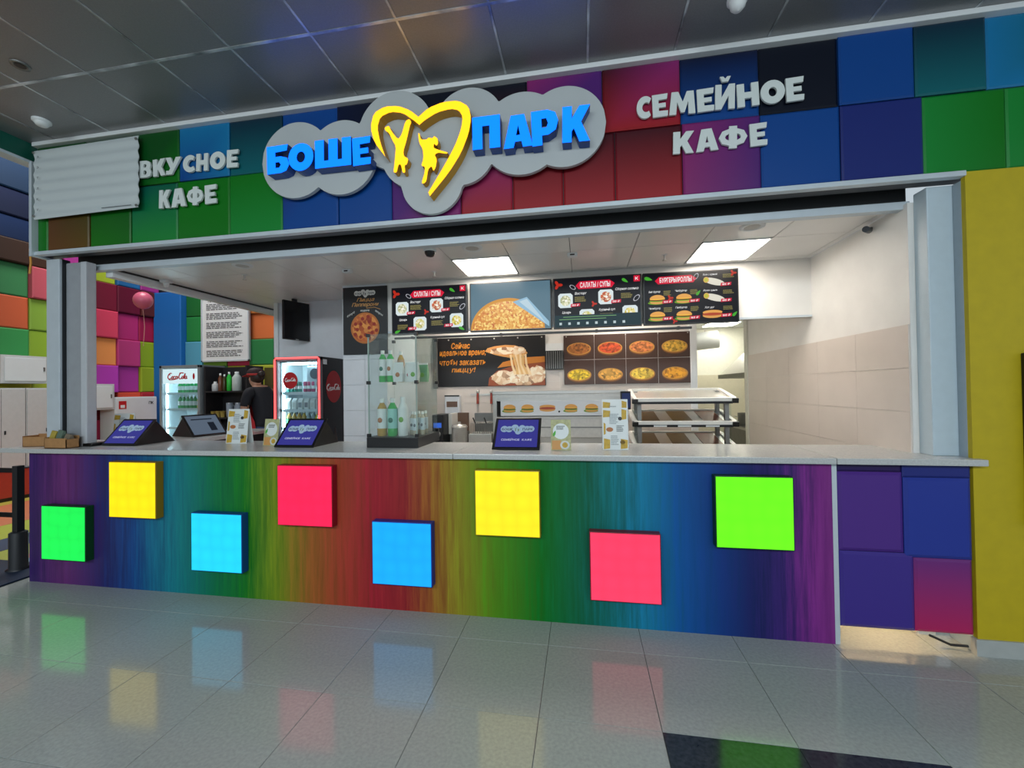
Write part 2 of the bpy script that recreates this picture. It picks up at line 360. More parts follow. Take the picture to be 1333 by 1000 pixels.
for i in range(len(Bb) - 1): printed_panel('panel', fas, Bb[i] + .003, Bb[i + 1] - .003, 2.975, 3.472, .006 + dp[(i * 5 + 2) % 7] * .6, .03, bot[i], PRINT, gain=.74)
struct(MB().box(-3.42, 5.6, -.03, .05, 3.925, 3.96, WHITE, .004).build('trim_1'), 'white moulding between fascia and hall ceiling')
struct(MB().box(-3.44, 3.80, -.012, .04, 2.942, 2.975, ALU, .004).build('trim_2'), 'pale metal edge under the fascia')
struct(MB().box(-3.45, -3.42, -.03, .13, 2.93, 3.79, ALU).build('trim_3'), 'pale metal corner strip at the left end of the fascia')
struct(MB().box(-3.30, 3.64, .07, .24, 3.0, 3.03, mat('shutter_slot', (34, 36, 38), .5)).box(-3.30, 3.64, .24, .30, 2.905, 3.0, mat('shutter_slot', (0, 0, 0))).build('trim_4'), 'dark roller shutter slot behind the fascia edge')
struct(MB().box(-3.30, 3.66, .235, .30, 2.85, 2.905, ALU, .004).build('trim_5'), 'pale metal inner edge of the shutter slot')
# posts
struct(MB().box(-3.43, -3.28, .08, .16, 1.2, 2.93, ALU, .006).build('trim_6'), 'pale metal post at the left end of the worktop')
struct(MB().box(-3.28, -3.274, .10, .16, 1.2, 2.93, DARK).build('trim_7'), 'dark shutter guide beside the left post')
GC = mat('grey_column_film', (150, 154, 160), .5, noise=.05, scale=12)
lc = sroot('wall_column_left', 'grey boxed column behind the left post')
MB().box(-3.272, -3.095, .125, .24, 1.2, 2.9, GC, .008).build('column_body', lc)
MB().box(-3.095, -3.03, .115, .20, 1.2, 2.9, mat('light_column_film', (186, 190, 196), .45, noise=.03), .008).build('column_edge', lc)
struct(MB().box(3.655, 3.80, .09, .20, 1.2, 2.93, mat('blue_white_post', (188, 204, 214), .4, noise=.02), .006).build('trim_8'), 'pale blue metal post at the right end of the worktop')
struct(MB().box(3.80, 3.87, .03, .2, 0.0, 2.93, mat('grey_edge_strip', (160, 174, 184), .45, noise=.03), .004).build('trim_9'), 'grey corner strip beside the yellow wall')
# yellow wall
YW = mat('yellow_wall_paint', (186, 165, 5), .6, noise=.05, scale=14, bump=.1)
struct(MB().box(3.80, 6.0, .0, .03, .10, 2.97, YW).build('wall_right'), 'mustard yellow wall beside the shop')
struct(MB().box(3.785, 6.0, -.012, .03, .0, .10, mat('grey_baseboard', (168, 172, 170), .5, noise=.04)).build('baseboard_right'), 'grey baseboard under the yellow wall')
ws = thing('wall_display', 'black framed display on the yellow wall', 'display', (4.30, 0, .80))
MB().box(-.24, .36, -.045, 0, 0, 1.04, BLACK, .008).build('frame', ws)
MB().box(-.21, .33, -.048, -.044, .03, 1.01, mat('dark_screen', (10, 11, 14), .12)).build('screen', ws)

# ------------------------------------------------------------------ shop shell
TILEW = mat('wall_tile_cream', (214, 204, 196), .3, noise=.03, scale=4)
sr = sroot('wall_shop_right', 'warm white right wall of the shop with tiled lower half', (3.62, 0, 0))
MB().box(0, .10, .2, 2.95, 0, 2.88, WALLW).build('plaster', sr)
for k in range(7):                                   # tiled dado, rows of large tiles
    z0, z1 = .0 + k * .295, .295 + k * .295 - .002
    for j in range(5):
        y0 = .205 + j * .55; MB().box(-.010, 0, y0, min(2.95, y0 + .548), z0, z1, TILEW).build('tile', sr)
bk = sroot('wall_shop_bulkhead', 'white bulkhead over the menu screens')
MB().box(-.72, 3.62, 1.40, 1.50, 2.32, 2.88, WALLW).build('board', bk)
MB().box(-.72, 3.62, 1.395, 1.40, 2.315, 2.335, ALU).build('bottom_edge', bk)
cb = sroot('wall_shop_column', 'white tiled column behind the glass display case')
MB().box(-1.25, -.72, 1.415, 2.2, 0, 2.88, WALLB).build('core', cb)
for k in range(10):
    for j in range(2): MB().box(-1.26 + j * .27, -1.26 + j * .27 + .267, 1.40, 1.415, k * .29, k * .29 + .287 if k < 9 else 2.88, WALLB).build('tile', cb)
bw = sroot('wall_back', 'cream tiled back wall of the shop')
MB().box(-1.26, 2.92, 2.86, 2.95, 0, 2.88, WALLW).build('plaster', bw)
for k in range(7):
    for j in range(7): MB().box(-1.26 + j * .6, min(2.918, -1.26 + j * .6 + .597), 2.85, 2.86, k * .295, k * .295 + .292, TILEW).build('tile', bw)
struct(MB().box(2.86, 2.94, 2.80, 2.97, 0, 2.88, WHITE, .005).build('trim_10'), 'white frame of the kitchen doorway')
bl = sroot('wall_back_left', 'white wall behind the red lit fridge')
MB().box(-2.62, -1.24, 2.05, 2.15, 0, 2.88, WALLB).build('plaster', bl)
MB().box(-2.66, -2.60, 2.02, 2.18, 0, 2.88, WHITE, .004).build('end_post', bl)
struct(MB().box(-3.06, -2.98, .30, 2.9, 2.80, 2.88, WHITE).build('trim_11'), 'white edge beam over the open left side of the shop')
struct(MB().box(-2.98, -2.96, .30, 2.9, 2.865, 2.885, BLACK).build('trim_12'), 'dark gap along the edge beam')
# shop ceiling tiles
SCT = mat('shop_ceiling_panel', (226, 224, 222), .28, .0, noise=.03, scale=3)
scl = sroot('ceiling', 'glossy white panel ceiling of the shop', (0, 0, 2.88))
MB().box(-3.05, 3.62, .27, 2.95, .02, .06, DARK).build('deck', scl)
for k in range(-6, 7):
    a, b = max(.26 + .55 * k, -2.98), min(.81 + .55 * k, 3.62)
    if b - a < .05: continue
    for q, (c, d) in enumerate([(.30, .72), (.72, 1.30), (1.30, 1.40), (1.40, 2.0), (2.0, 2.6), (2.6, 2.9)]):
        if q == 1 and k in (0, 4): continue            # the two luminous panels sit here
        MB().box(a + .003, b - .003, c + .003, d - .003, 0, .02, SCT).build('ceiling_panel', scl)
def led_panel(x, label, y=1.01):
    t = thing('ceiling_light', label, 'ceiling light', (x, y, 2.88))
    MB().box(-.272, .272, -.287, .287, -.004, .02, emi('led_diffuser', (255, 244, 230), 18.)).build('diffuser', t)
    f = MB()
    for a in ((-.275, .275, -.29, -.276), (-.275, .275, .276, .29), (-.275, -.262, -.29, .29), (.262, .275, -.29, .29)): f.box(*a, -.008, .02, WHITE)
    f.build('frame', t)
led_panel(.535, 'square luminous ceiling panel above the pizza picture screen')
led_panel(2.735, 'square luminous ceiling panel above the burger menu screen')
led_panel(.0, 'added unseen luminous ceiling panel behind the bulkhead over the wall banner', 2.3)  # added out of sight to brighten the back wall
led_panel(2.0, 'added unseen luminous ceiling panel behind the bulkhead over the pizza board', 2.3)  # second added panel, hidden by the bulkhead
for x, y, l in ((-1.71, .46, 'round white ceiling speaker over the left tablets'), (.54, .44, 'round white ceiling speaker in front of the luminous panel by the pizza screen'), (2.74, .42, 'round white ceiling speaker in front of the luminous panel by the right wall')):
    t = thing('ceiling_speaker', l, 'speaker', (x, y, 2.88))
    MB().lathe([(.055, -.006), (.075, -.016), (.088, -.010), (.09, 0)], WHITE, n=24).build('rim', t)
    MB().lathe([(0, -.012), (.03, -.013), (.056, -.010)], mat('speaker_grille', (190, 188, 184), .6, noise=.2, scale=300), n=24).build('grille', t)
for x, y, l in ((-.03, 1.07, 'chrome fire sprinkler hanging above the salad menu screen by the black poster'), (2.21, 1.0, 'fire sprinkler hanging beside the right luminous panel'), (-1.95, .75, 'fire sprinkler hanging over the left part of the shop')):
    t = thing('sprinkler', l, 'sprinkler', (x, y, 2.88))
    MB().lathe([(.028, -.004), (.028, 0)], WHITE, n=16).build('escutcheon', t)
    MB().lathe([(.006, -.05), (.008, -.02), (.010, -.004)], STEEL, n=10).build('stem', t); MB().lathe([(.0, -.056), (.02, -.054), (.02, -.05)], STEEL, n=12).build('deflector', t)
for x, y, l in ((-.84, .81, 'small white box sensor on the ceiling near the black pizza poster'), (1.377, .78, 'small white box sensor on the ceiling between the luminous panels')):
    t = thing('ceiling_sensor', l, 'sensor', (x, y, 2.88))
    MB().box(-.045, .045, -.03, .03, -.035, 0, WHITE, .008).build('body', t); MB().box(-.02, .02, -.032, -.029, -.026, -.014, BLACK).build('lens', t)
t = thing('security_camera', 'grey dome security camera under the shop ceiling near the shutter slot', 'camera', (.17, .42, 2.88))
MB().lathe([(.05, -.02), (.055, -.01), (.055, 0)], WHITE, n=18).build('base_ring', t); MB().lathe([(0, -.065), (.03, -.058), (.045, -.035), (.048, -.02)], mat('smoked_dome', (40, 38, 40), .1), n=18).build('dome', t)
t = thing('security_camera', 'small dark security camera high on the right wall of the shop', 'camera', (3.62, .55, 2.84))
MB().tube([(0, 0, .0), (-.05, -.03, -.02)], .012, DARK).build('bracket', t); MB().tube([(-.03, -.02, -.02), (-.10, -.10, -.035)], .022, DARK, 12).build('housing', t)
t = thing('motion_detector', 'white motion detector under the edge beam on the left', 'detector', (-2.90, .75, 2.88))
MB().box(-.04, .04, -.04, .04, -.03, 0, WHITE, .006).build('base', t); MB().lathe([(0, -.075), (.02, -.07), (.03, -.03)], WHITE, n=14).build('lens_dome', t)

# ------------------------------------------------------------------ kitchen behind the doorway
KW = mat('kitchen_wall', (226, 226, 214), .5, noise=.03)
struct(MB().box(2.4, 2.5, 2.95, 6.6, 0, 2.9, KW).build('wall_kitchen_left'), 'pale left wall of the kitchen')
struct(MB().box(5.5, 5.6, 2.95, 6.6, 0, 2.9, KW).build('wall_kitchen_right'), 'pale right wall of the kitchen')
struct(MB().box(3.6, 5.6, 2.95, 3.05, 0, 2.9, KW).build('wall_kitchen_front'), 'kitchen side of the right shop wall')
kb = sroot('wall_kitchen_back', 'pale tiled back wall of the kitchen')
MB().box(2.4, 5.6, 6.5, 6.6, 0, 2.9, KW).build('plaster', kb)
MB().box(2.5, 5.5, 6.48, 6.5, 0, 1.9, mat('kitchen_tile', (205, 200, 180), .35, noise=.03)).build('tile_field', kb)
kc = sroot('ceiling', 'white panel ceiling of the kitchen', (0, 0, 2.9))
for i in range(5):
    for j in range(6): MB().box(2.5 + .6 * i + .004, 3.1 + .6 * i - .004, 3.0 + .6 * j + .004, 3.6 + .6 * j - .004, 0, .02, WHITE).build('ceiling_panel', kc)
for y, l in ((4.62, 'nearer luminous ceiling panel seen through the kitchen doorway'), (5.9, 'farther luminous ceiling panel seen through the kitchen doorway')):
    t = thing('ceiling_light', l, 'ceiling light', (4.2, y, 2.9)); MB().box(-.28, .28, -.26, .26, -.01, 0, emi('led_kitchen', (255, 250, 232), 22.)).build('diffuser', t); MB().box(-.30, .30, -.28, .28, -.006, 0, WHITE).build('frame', t)
t = thing('extractor_hood', 'grey steel extractor hood seen through the kitchen doorway', 'hood', (4.55, 4.3, 1.86))
M_ = MB(); M_.add([(-.70, -.6, 0), (.70, -.6, 0), (.70, .6, 0), (-.70, .6, 0), (-.3, -.3, .45), (.70, -.3, .45), (.70, .3, .45), (-.3, .3, .45)], [(0, 1, 2, 3)[::-1], (4, 5, 6, 7), (0, 1, 5, 4), (1, 2, 6, 5), (2, 3, 7, 6), (3, 0, 4, 7)], STEEL); M_.build('canopy', t)
MB().box(-.72, .72, -.62, .62, -.07, 0, STEELD).build('rim', t); MB().box(0, .5, -.2, .2, .45, 1.04, STEEL).build('duct', t)
t = thing('ventilation_duct', 'white ventilation duct hanging below the kitchen ceiling', 'duct', (3.0, 5.2, 2.4))
MB().tube([(-.5, .1, .0), (.9, -.1, .12)], .16, WHITE, 18).build('pipe', t); MB().tube([(.0, 0, .1), (.0, 0, .5)], .008, STEEL).build('hanger', t); MB().tube([(.7, 0, .2), (.7, 0, .5)], .008, STEEL).build('hanger', t)
t = thing('kitchen_table', 'steel work table in the kitchen behind the doorway', 'table', (3.6, 5.4, .14))
MB().box(-.8, .8, -.35, .35, .80, .84, STEEL).build('top', t)
for sx in (-.75, .75):
    for sy in (-.3, .3): MB().box(sx - .02, sx + .02, sy - .02, sy + .02, 0, .80, STEEL).build('leg', t)
t = thing('stock_pot', 'steel pot on the counter at the right of the kitchen doorway', 'pot', (4.05, 4.3, 1.02))
MB().lathe([(.10, 0), (.115, .01), (.115, .19), (.118, .20), (.108, .20), (.105, .02), (0, .015)], STEELD, n=20).build('bowl', t); MB().tube([(-.118, 0, .14), (-.16, 0, .15), (-.16, 0.04, .15), (-.118, .04, .14)], .008, STEEL).build('handle', t)
t = thing('kitchen_cabinet', 'steel base cabinet carrying the pot in the kitchen', 'cabinet', (4.35, 4.3, .14))
MB().box(-.45, .6, -.45, .45, .0, .84, STEELD).build('body', t); MB().box(-.47, .62, -.47, .47, .84, .88, STEEL).build('top', t); MB().box(-.42, .1, -.46, -.45, .05, .8, STEEL).build('door', t)
t = thing('soap_dispenser', 'white soap dispenser on the kitchen wall by the doorway', 'dispenser', (3.05, 6.48, 1.6)); MB().box(-.06, .06, -.09, 0, 0, .22, WHITE, .015).build('body', t); MB().box(-.03, .03, -.10, -.08, .02, .07, BLACK).build('lever', t)
t = thing('wall_phone', 'dark control box on the kitchen wall beside the extractor hood', 'control box', (4.95, 6.48, 1.35)); MB().box(-.08, .08, -.08, 0, 0, .55, DARK, .01).build('housing', t); MB().box(-.05, .05, -.085, -.078, .35, .48, mat('grey_panel', (120, 120, 120), .4)).build('panel', t)

# ------------------------------------------------------------------ SERVICE COUNTER
def rainbow():
    M = bpy.data.materials.new('rainbow_streak_film'); M.use_nodes = True; nt = M.node_tree; b = nt.nodes['Principled BSDF']; b.inputs['Roughness'].default_value = .45; b.inputs['Specular IOR Level'].default_value = .28
    tc = nt.nodes.new('ShaderNodeTexCoord'); mp = nt.nodes.new('ShaderNodeMapping'); mp.inputs['Scale'].default_value = (1, 1, .05)
    nz = nt.nodes.new('ShaderNodeTexNoise'); nz.inputs['Scale'].default_value = 26; nz.inputs['Detail'].default_value = 7; nz.inputs['Roughness'].default_value = .7
    sx = nt.nodes.new('ShaderNodeSeparateXYZ'); rp = nt.nodes.new('ShaderNodeValToRGB')
    nt.links.new(tc.outputs['Object'], mp.inputs[0]); nt.links.new(mp.outputs[0], nz.inputs['Vector']); nt.links.new(tc.outputs['Object'], sx.inputs[0])
    a1 = nt.nodes.new('ShaderNodeMath'); a1.operation = 'MULTIPLY_ADD'; a1.inputs[1].default_value = .44; a1.inputs[2].default_value = -.22      # streaks shift the hue position
    nt.links.new(nz.outputs['Fac'], a1.inputs[0])
    ad = nt.nodes.new('ShaderNodeMath'); nt.links.new(sx.outputs['X'], ad.inputs[0]); nt.links.new(a1.outputs[0], ad.inputs[1])
    mr = nt.nodes.new('ShaderNodeMapRange'); mr.inputs['From Min'].default_value = -3.5; mr.inputs['From Max'].default_value = 3.03
    nt.links.new(ad.outputs[0], mr.inputs['Value']); nt.links.new(mr.outputs[0], rp.inputs[0])
    st = [(-3.46, (60, 36, 108)), (-3.1, (112, 50, 122)), (-2.68, (40, 42, 112)), (-2.36, (20, 76, 146)), (-1.975, (20, 134, 150)), (-1.56, (0, 124, 76)), (-1.276, (16, 128, 30)), (-.995, (124, 150, 26)), (-.72, (166, 104, 40)),
          (-.456, (176, 70, 44)), (-.15, (172, 34, 50)), (.1, (160, 40, 44)), (.30, (166, 96, 40)), (.54, (150, 146, 34)), (.774, (90, 150, 20)), (1.113, (0, 124, 28)), (1.44, (0, 106, 76)), (1.65, (8, 120, 126)), (1.858, (18, 132, 172)),
          (2.085, (8, 92, 168)), (2.354, (16, 60, 136)), (2.544, (26, 36, 104)), (2.731, (62, 36, 118)), (2.935, (134, 46, 142)), (3.02, (128, 48, 132))]
    e = rp.color_ramp.elements
    for i, (x, c) in enumerate(st):
        p = (x + 3.5) / 6.53
        if i < 2: e[i].position = p; e[i].color = rgb(c)
        else: q = e.new(p); q.color = rgb(c)
    mx = nt.nodes.new('ShaderNodeMixRGB'); mx.blend_type = 'MULTIPLY'; mx.inputs[0].default_value = .55
    r2_ = nt.nodes.new('ShaderNodeValToRGB'); r2_.color_ramp.elements[0].position = .36; r2_.color_ramp.elements[1].position = .62; r2_.color_ramp.elements[0].color = (.35, .35, .35, 1)
    nt.links.new(nz.outputs['Fac'], r2_.inputs[0]); nt.links.new(rp.outputs[0], mx.inputs[1]); nt.links.new(r2_.outputs[0], mx.inputs[2])
    nt.links.new(mx.outputs[0], b.inputs['Base Color']); return M
ctr = thing('service_counter', 'long service counter clad in a vertically streaked rainbow film', 'counter')
MB().box(-3.50, 3.02, 0, .025, 0.0, 1.16, rainbow()).build('front_panel', ctr)
MB().box(-3.49, 3.02, .026, .50, .14, 1.155, mat('counter_carcass', (210, 208, 202), .6)).build('carcass', ctr)
MB().box(-3.49, -3.465, .026, .58, 0, 1.155, mat('counter_side', (70, 50, 110), .5, noise=.05)).build('side_panel', ctr)
MB().box(3.02, 3.05, .0, .06, 0, 1.16, ALU, .003).build('edge_profile', ctr)
wt = thing('worktop', 'long pale grey stone worktop running over counter and gate', 'worktop', (0, 0, 1.16))
WT = mat('pale_stone', (186, 188, 188), .22, noise=.10, scale=90)
for x0, x1 in ((-3.76, .5), (.503, 3.022), (3.026, 3.84)): MB().box(x0, x1, -.055, .60, 0, .04, WT, .006).build('slab', wt)
# gate at the right end
gt = thing('counter_gate', 'low gate of printed violet and blue cubes under the worktop end', 'gate', (0, 0, 0))
MB().box(3.056, 3.79, .022, .05, .115, 1.155, DARK).build('backing', gt)
VI = (78, 44, 132); NV = (38, 56, 148); ID = (62, 46, 136); MR = (176, 34, 92)
printed_panel('panel', gt, 3.058, 3.425, .60, 1.105, .004, .022, (VI, VI, VI, VI), PRINT, .02)
printed_panel('panel', gt, 3.428, 3.79, .575, 1.075, .0, .022, (NV, NV, NV, NV), PRINT, .02)
printed_panel('panel', gt, 3.058, 3.475, .115, .597, .002, .022, (ID, ID, ID, ID), PRINT, .02)
printed_panel('panel', gt, 3.478, 3.79, .115, .572, .006, .022, (MR, MR, (110, 44, 120), (110, 44, 120)), PRINT, .016)
printed_panel('panel', gt, 3.058, 3.42, 1.108, 1.155, .008, .022, ((40, 24, 80),) * 4, PRINT, .01)
printed_panel('panel', gt, 3.423, 3.79, 1.078, 1.155, .004, .022, ((34, 44, 120),) * 4, PRINT, .01)
MB().tube([(3.6, .08, .06), (3.7, .06, .02), (3.78, .04, .03)], .008, BLACK).build('floor_stop', gt)
t = thing('gate_leak_fill', 'added warm strip standing for light leaking under the gate', 'strip lamp', (3.42, .2, .30))  # added emitter standing for the light that leaks under the gate
MB().box(-.30, .30, -.02, .02, 0, .02, emi('warm_strip', (255, 214, 160), 24.)).build('strip', t); MB().box(-.31, .31, -.025, .025, .02, .04, ALU).build('profile', t)
MB().box(-.31, .17, .06, .08, -.30, .80, WALLW).build('back_board', t)

def light_box(cx, cz, c, side, label, s=1.0, strength=1.25):
    t = thing('light_box', label, 'light box', (cx, -.0, cz), group='square light boxes on the counter')
    nm = 'light_%d_%d_%d' % c
    MB().box(-.236, .236, -.066, 0, -.236, .236, mat('box_rim_%d_%d_%d' % side, side, .4), .004).build('housing', t)
    M = emi(nm, c, strength)
    if not M.node_tree.nodes.get('led_cloud'):                      # faint rows of lamps behind the diffuser
        nt = M.node_tree; tc = nt.nodes.new('ShaderNodeTexCoord'); nz = nt.nodes.new('ShaderNodeTexVoronoi'); nz.name = 'led_cloud'; nz.inputs['Scale'].default_value = 9; nz.inputs['Randomness'].default_value = .25
        mr = nt.nodes.new('ShaderNodeMapRange'); mr.inputs['From Max'].default_value = .8; mr.inputs['To Min'].default_value = strength * 1.06; mr.inputs['To Max'].default_value = strength * .90
        nt.links.new(tc.outputs['Object'], nz.inputs['Vector']); nt.links.new(nz.outputs['Distance'], mr.inputs['Value']); nt.links.new(mr.outputs[0], nt.nodes['Principled BSDF'].inputs['Emission Strength'])
    MB().box(-.229, .229, -.070, -.064, -.229, .229, M).build('diffuser', t)
LBX = [(-3.02, .472, (28, 232, 84), (6, 66, 22), 'emerald light box low on the violet left end of the counter'),
       (-2.30, .866, (255, 222, 22), (150, 116, 0), 'warm yellow light box high on the dark blue stretch of the counter'),
       (-1.488, .462, (36, 206, 255), (8, 70, 140), 'cyan light box low on the teal and green stretch of the counter'),
       (-.695, .862, (255, 36, 84), (140, 12, 36), 'crimson light box high on the olive and orange stretch of the counter'),
       (.10, .453, (26, 166, 255), (10, 50, 150), 'azure light box low on the red stretch of the counter'),
       (.903, .852, (246, 226, 36), (150, 130, 0), 'lemon light box high on the yellow green stretch of the counter'),
       (1.712, .442, (252, 62, 98), (120, 14, 40), 'pinkish red light box low on the teal stretch near the blue'),
       (2.53, .842, (106, 255, 32), (10, 60, 10), 'lime light box high on the navy stretch near the right end')]
for a in LBX: light_box(*a)

# ------------------------------------------------------------------ SIGNS on the fascia
sg = thing('shop_sign', 'grey cloud shaped shop sign with blue letters and yellow heart', 'sign')
circ = [(-.75, 3.498, .30), (-.36, 3.478, .288), (.085, 3.637, .298), (.655, 3.62, .262), (.37, 3.215, .238), (1.05, 3.50, .298), (1.353, 3.512, .286), (.25, 3.46, .28), (.6, 3.42, .25)]
xs = sorted(set([-1.05 + 2.689 * i / 220 for i in range(221)])); topz = []; botz = []
for x in xs:
    t_ = [z + math.sqrt(max(0, r * r - (x - cx) ** 2)) for cx, z, r in circ if abs(x - cx) <= r + 1e-6]; b_ = [z - math.sqrt(max(0, r * r - (x - cx) ** 2)) for cx, z, r in circ if abs(x - cx) <= r + 1e-6]
    topz.append(max(t_)); botz.append(min(b_))
CL = mat('cloud_acrylic', (184, 190, 192), .45, noise=.02, scale=5)
n = len(xs); vs = [(x, y, z) for y in (-.055, -.025) for lst in (botz, topz) for x, z in zip(xs, lst)]
fs = [(i, i + 1, n + i + 1, n + i) for i in range(n - 1)] + [(2 * n + i, 3 * n + i, 3 * n + i + 1, 2 * n + i + 1) for i in range(n - 1)]
fs += [(i, 2 * n + i, 2 * n + i + 1, i + 1) for i in range(n - 1)] + [(n + i, n + i + 1, 3 * n + i + 1, 3 * n + i) for i in range(n - 1)]
cl = MB(); cl.add(vs, fs, CL); clo = cl.build('cloud_board', sg)
for x, z in ((-.75, 3.5), (.3, 3.45), (1.2, 3.5)): MB().lathe([(.02, 0), (.02, .04)], STEELD, (0, 0, 0), 10, M=Matrix.Translation((x, -.026, z)) @ Matrix.Rotation(-math.pi / 2, 4, 'X')).build('spacer', clo)
BF = emi('letter_blue_face', (4, 72, 188), 5.); BS = mat('letter_blue_side', (16, 62, 140), .4)
YF = emi('heart_yellow_face', (170, 120, 14), 5.); YS = mat('heart_yellow_side', (196, 142, 8), .4)
sgl = [('Б', -.937, -.745, 3.36, 3.575, .02), ('О', -.752, -.540, 3.36, 3.57, -.03), ('Ш', -.527, -.229, 3.362, 3.575, 0), ('Е', -.217, -.069, 3.352, 3.56, .03),
       ('П', .706, .906, 3.368, 3.60, .0), ('А', .928, 1.134, 3.352, 3.58, .02), ('Р', 1.129, 1.314, 3.348, 3.59, .03), ('К', 1.341, 1.527, 3.345, 3.592, -.02)]
for ch, x0, x1, z0, z1, r in sgl: MB().text(ch, x0, x1, z0, z1, -.14, BF, GS, depth=.085, ms=BS, rot=r).build('letter', sg)
HEART = [(0.044, 3.393), (-0.042, 3.509), (-0.072, 3.624), (-0.044, 3.729), (0.044, 3.766), (0.15, 3.757), (0.242, 3.712), (0.304, 3.656), (0.38, 3.712), (0.493, 3.741), (0.605, 3.737), (0.682, 3.684), (0.698, 3.596), (0.679, 3.491), (0.622, 3.358), (0.531, 3.228), (0.383, 3.069), (0.372, 3.098), (0.498, 3.285), (0.578, 3.417), (0.624, 3.53), (0.637, 3.615), (0.609, 3.666), (0.549, 3.684), (0.447, 3.671), (0.356, 3.628), (0.31, 3.596), (0.264, 3.639), (0.184, 3.7), (0.091, 3.72), (0.008, 3.693), (-0.017, 3.618), (0.005, 3.504)]
BOY = [(0.027, 3.627), (0.063, 3.638), (0.079, 3.598), (0.133, 3.525), (0.162, 3.559), (0.193, 3.656), (0.222, 3.668), (0.24, 3.643), (0.228, 3.618), (0.198, 3.504), (0.174, 3.435), (0.178, 3.395), (0.213, 3.375), (0.201, 3.332), (0.182, 3.328), (0.188, 3.273), (0.165, 3.274), (0.154, 3.337), (0.135, 3.339), (0.12, 3.28), (0.094, 3.283), (0.102, 3.343), (0.108, 3.398), (0.116, 3.475), (0.086, 3.53), (0.063, 3.582), (0.034, 3.603)]
GIRL = [(0.29, 3.555), (0.302, 3.55), (0.31, 3.504), (0.354, 3.499), (0.37, 3.513), (0.4, 3.503), (0.412, 3.519), (0.439, 3.498), (0.443, 3.46), (0.429, 3.444), (0.411, 3.464), (0.406, 3.432), (0.456, 3.409), (0.517, 3.386), (0.505, 3.377), (0.444, 3.394), (0.414, 3.382), (0.432, 3.345), (0.422, 3.287), (0.404, 3.26), (0.39, 3.301), (0.363, 3.278), (0.35, 3.195), (0.327, 3.176), (0.311, 3.186), (0.335, 3.252), (0.34, 3.302), (0.31, 3.31), (0.329, 3.363), (0.325, 3.43), (0.296, 3.484)]
def smooth(pts, keep=()):                                # one pass of corner cutting for a softer outline
    o = []
    for i, p in enumerate(pts):
        a, c = pts[i - 1], pts[(i + 1) % len(pts)]
        if i in keep: o.append(p); continue
        o.append((.2 * a[0] + .8 * p[0], .2 * a[1] + .8 * p[1])); o.append((.2 * c[0] + .8 * p[0], .2 * c[1] + .8 * p[1]))
    return o
MB().prism(smooth(HEART, (0, 7, 16, 17, 26)), -.14, -.055, YF, YS).build('heart', sg)
MB().prism(smooth(BOY), -.115, -.055, YF, YS).build('child_silhouette', sg)
MB().prism(smooth(GIRL), -.115, -.055, YF, YS).build('child_silhouette', sg)
WL = mat('white_letter', (214, 222, 220), .4)
def lettering(label, rows_, y=-.018):
    t = thing('wall_lettering', label, 'lettering')
    for row in rows_:
        for k, (ch, x0, x1, z0, z1) in enumerate(row):
            MB().text(ch, x0, x1, z0, z1, y, WL, GS, depth=.014, rot=(.03 if k % 2 else -.03)).build('letter', t)
lettering('white block letters reading ВКУСНОЕ КАФЕ on green and blue cubes', [
    [(c, a, b, 3.525, 3.67) for c, a, b in (('В', -2.272, -2.15), ('К', -2.135, -2.01), ('У', -2.01, -1.855), ('С', -1.835, -1.72), ('Н', -1.705, -1.593), ('О', -1.574, -1.428), ('Е', -1.412, -1.305))],
    [(c, a, b, 3.245, 3.40) for c, a, b in (('К', -2.075, -1.965), ('А', -1.955, -1.81), ('Ф', -1.80, -1.64), ('Е', -1.624, -1.512))]])
lettering('white block letters reading СЕМЕЙНОЕ КАФЕ on red and blue cubes', [
    [(c, a, b, 3.525, 3.68 if c != 'Й' else 3.745) for c, a, b in (('С', 1.85, 1.945), ('Е', 1.955, 2.058), ('М', 2.066, 2.236), ('Е', 2.246, 2.355), ('Й', 2.362, 2.485), ('Н', 2.498, 2.632), ('О', 2.642, 2.79), ('Е', 2.797, 2.905))],
    [(c, a, b, 3.255, 3.405) for c, a, b in (('К', 2.086, 2.22), ('А', 2.231, 2.373), ('Ф', 2.378, 2.556), ('Е', 2.572, 2.679))]])
# rippled white sheet at the left end of the fascia
rs = thing('banner_sheet', 'white rippled banner sheet hung over the left end of the fascia', 'banner', (-3.38, -.03, 3.25))
vs = []; fs = []; NX, NZ = 8, 60
for j in range(NZ + 1):
    for i in range(NX + 1):
        u, v = i / NX, j / NZ; vs.append((u * 1.12, -.006 - .005 * math.sin(v * 2 * math.pi * 6.5 + u * 1.2), v * .62 + .015 * u))
for j in range(NZ):
    for i in range(NX): a = j * (NX + 1) + i; fs.append((a, a + 1, a + NX + 2, a + NX + 1))
k0 = len(vs); vs2 = [(x, y + .004, z) for x, y, z in vs]; sh = MB(); sh.add(vs, fs, mat('banner_vinyl', (196, 204, 206), .5), True); sh.add(vs2, [f[::-1] for f in fs], mat('banner_vinyl', (0, 0, 0)), True); sh.build('sheet', rs)
for k in range(6):
    b = MB().text(('у', 'к', 'л', 'т', 'э', 'з')[k], .05, .072, .07 + k * .095, .09 + k * .095, -.020, mat('banner_ink', (90, 96, 100), .6)); b.build('printed_mark', rs)
MB().box(.75, 1.06, -.019, -.017, .035, .039, mat('banner_ink', (0, 0, 0))).build('printed_line', rs)
for x in (.01, 1.11):
    for z in (.03, .6): MB().lathe([(.012, 0), (.008, .006)], STEELD, n=10, M=Matrix.Translation((x, -.018, z)) @ Matrix.Rotation(math.pi / 2, 4, 'X')).build('eyelet', rs)
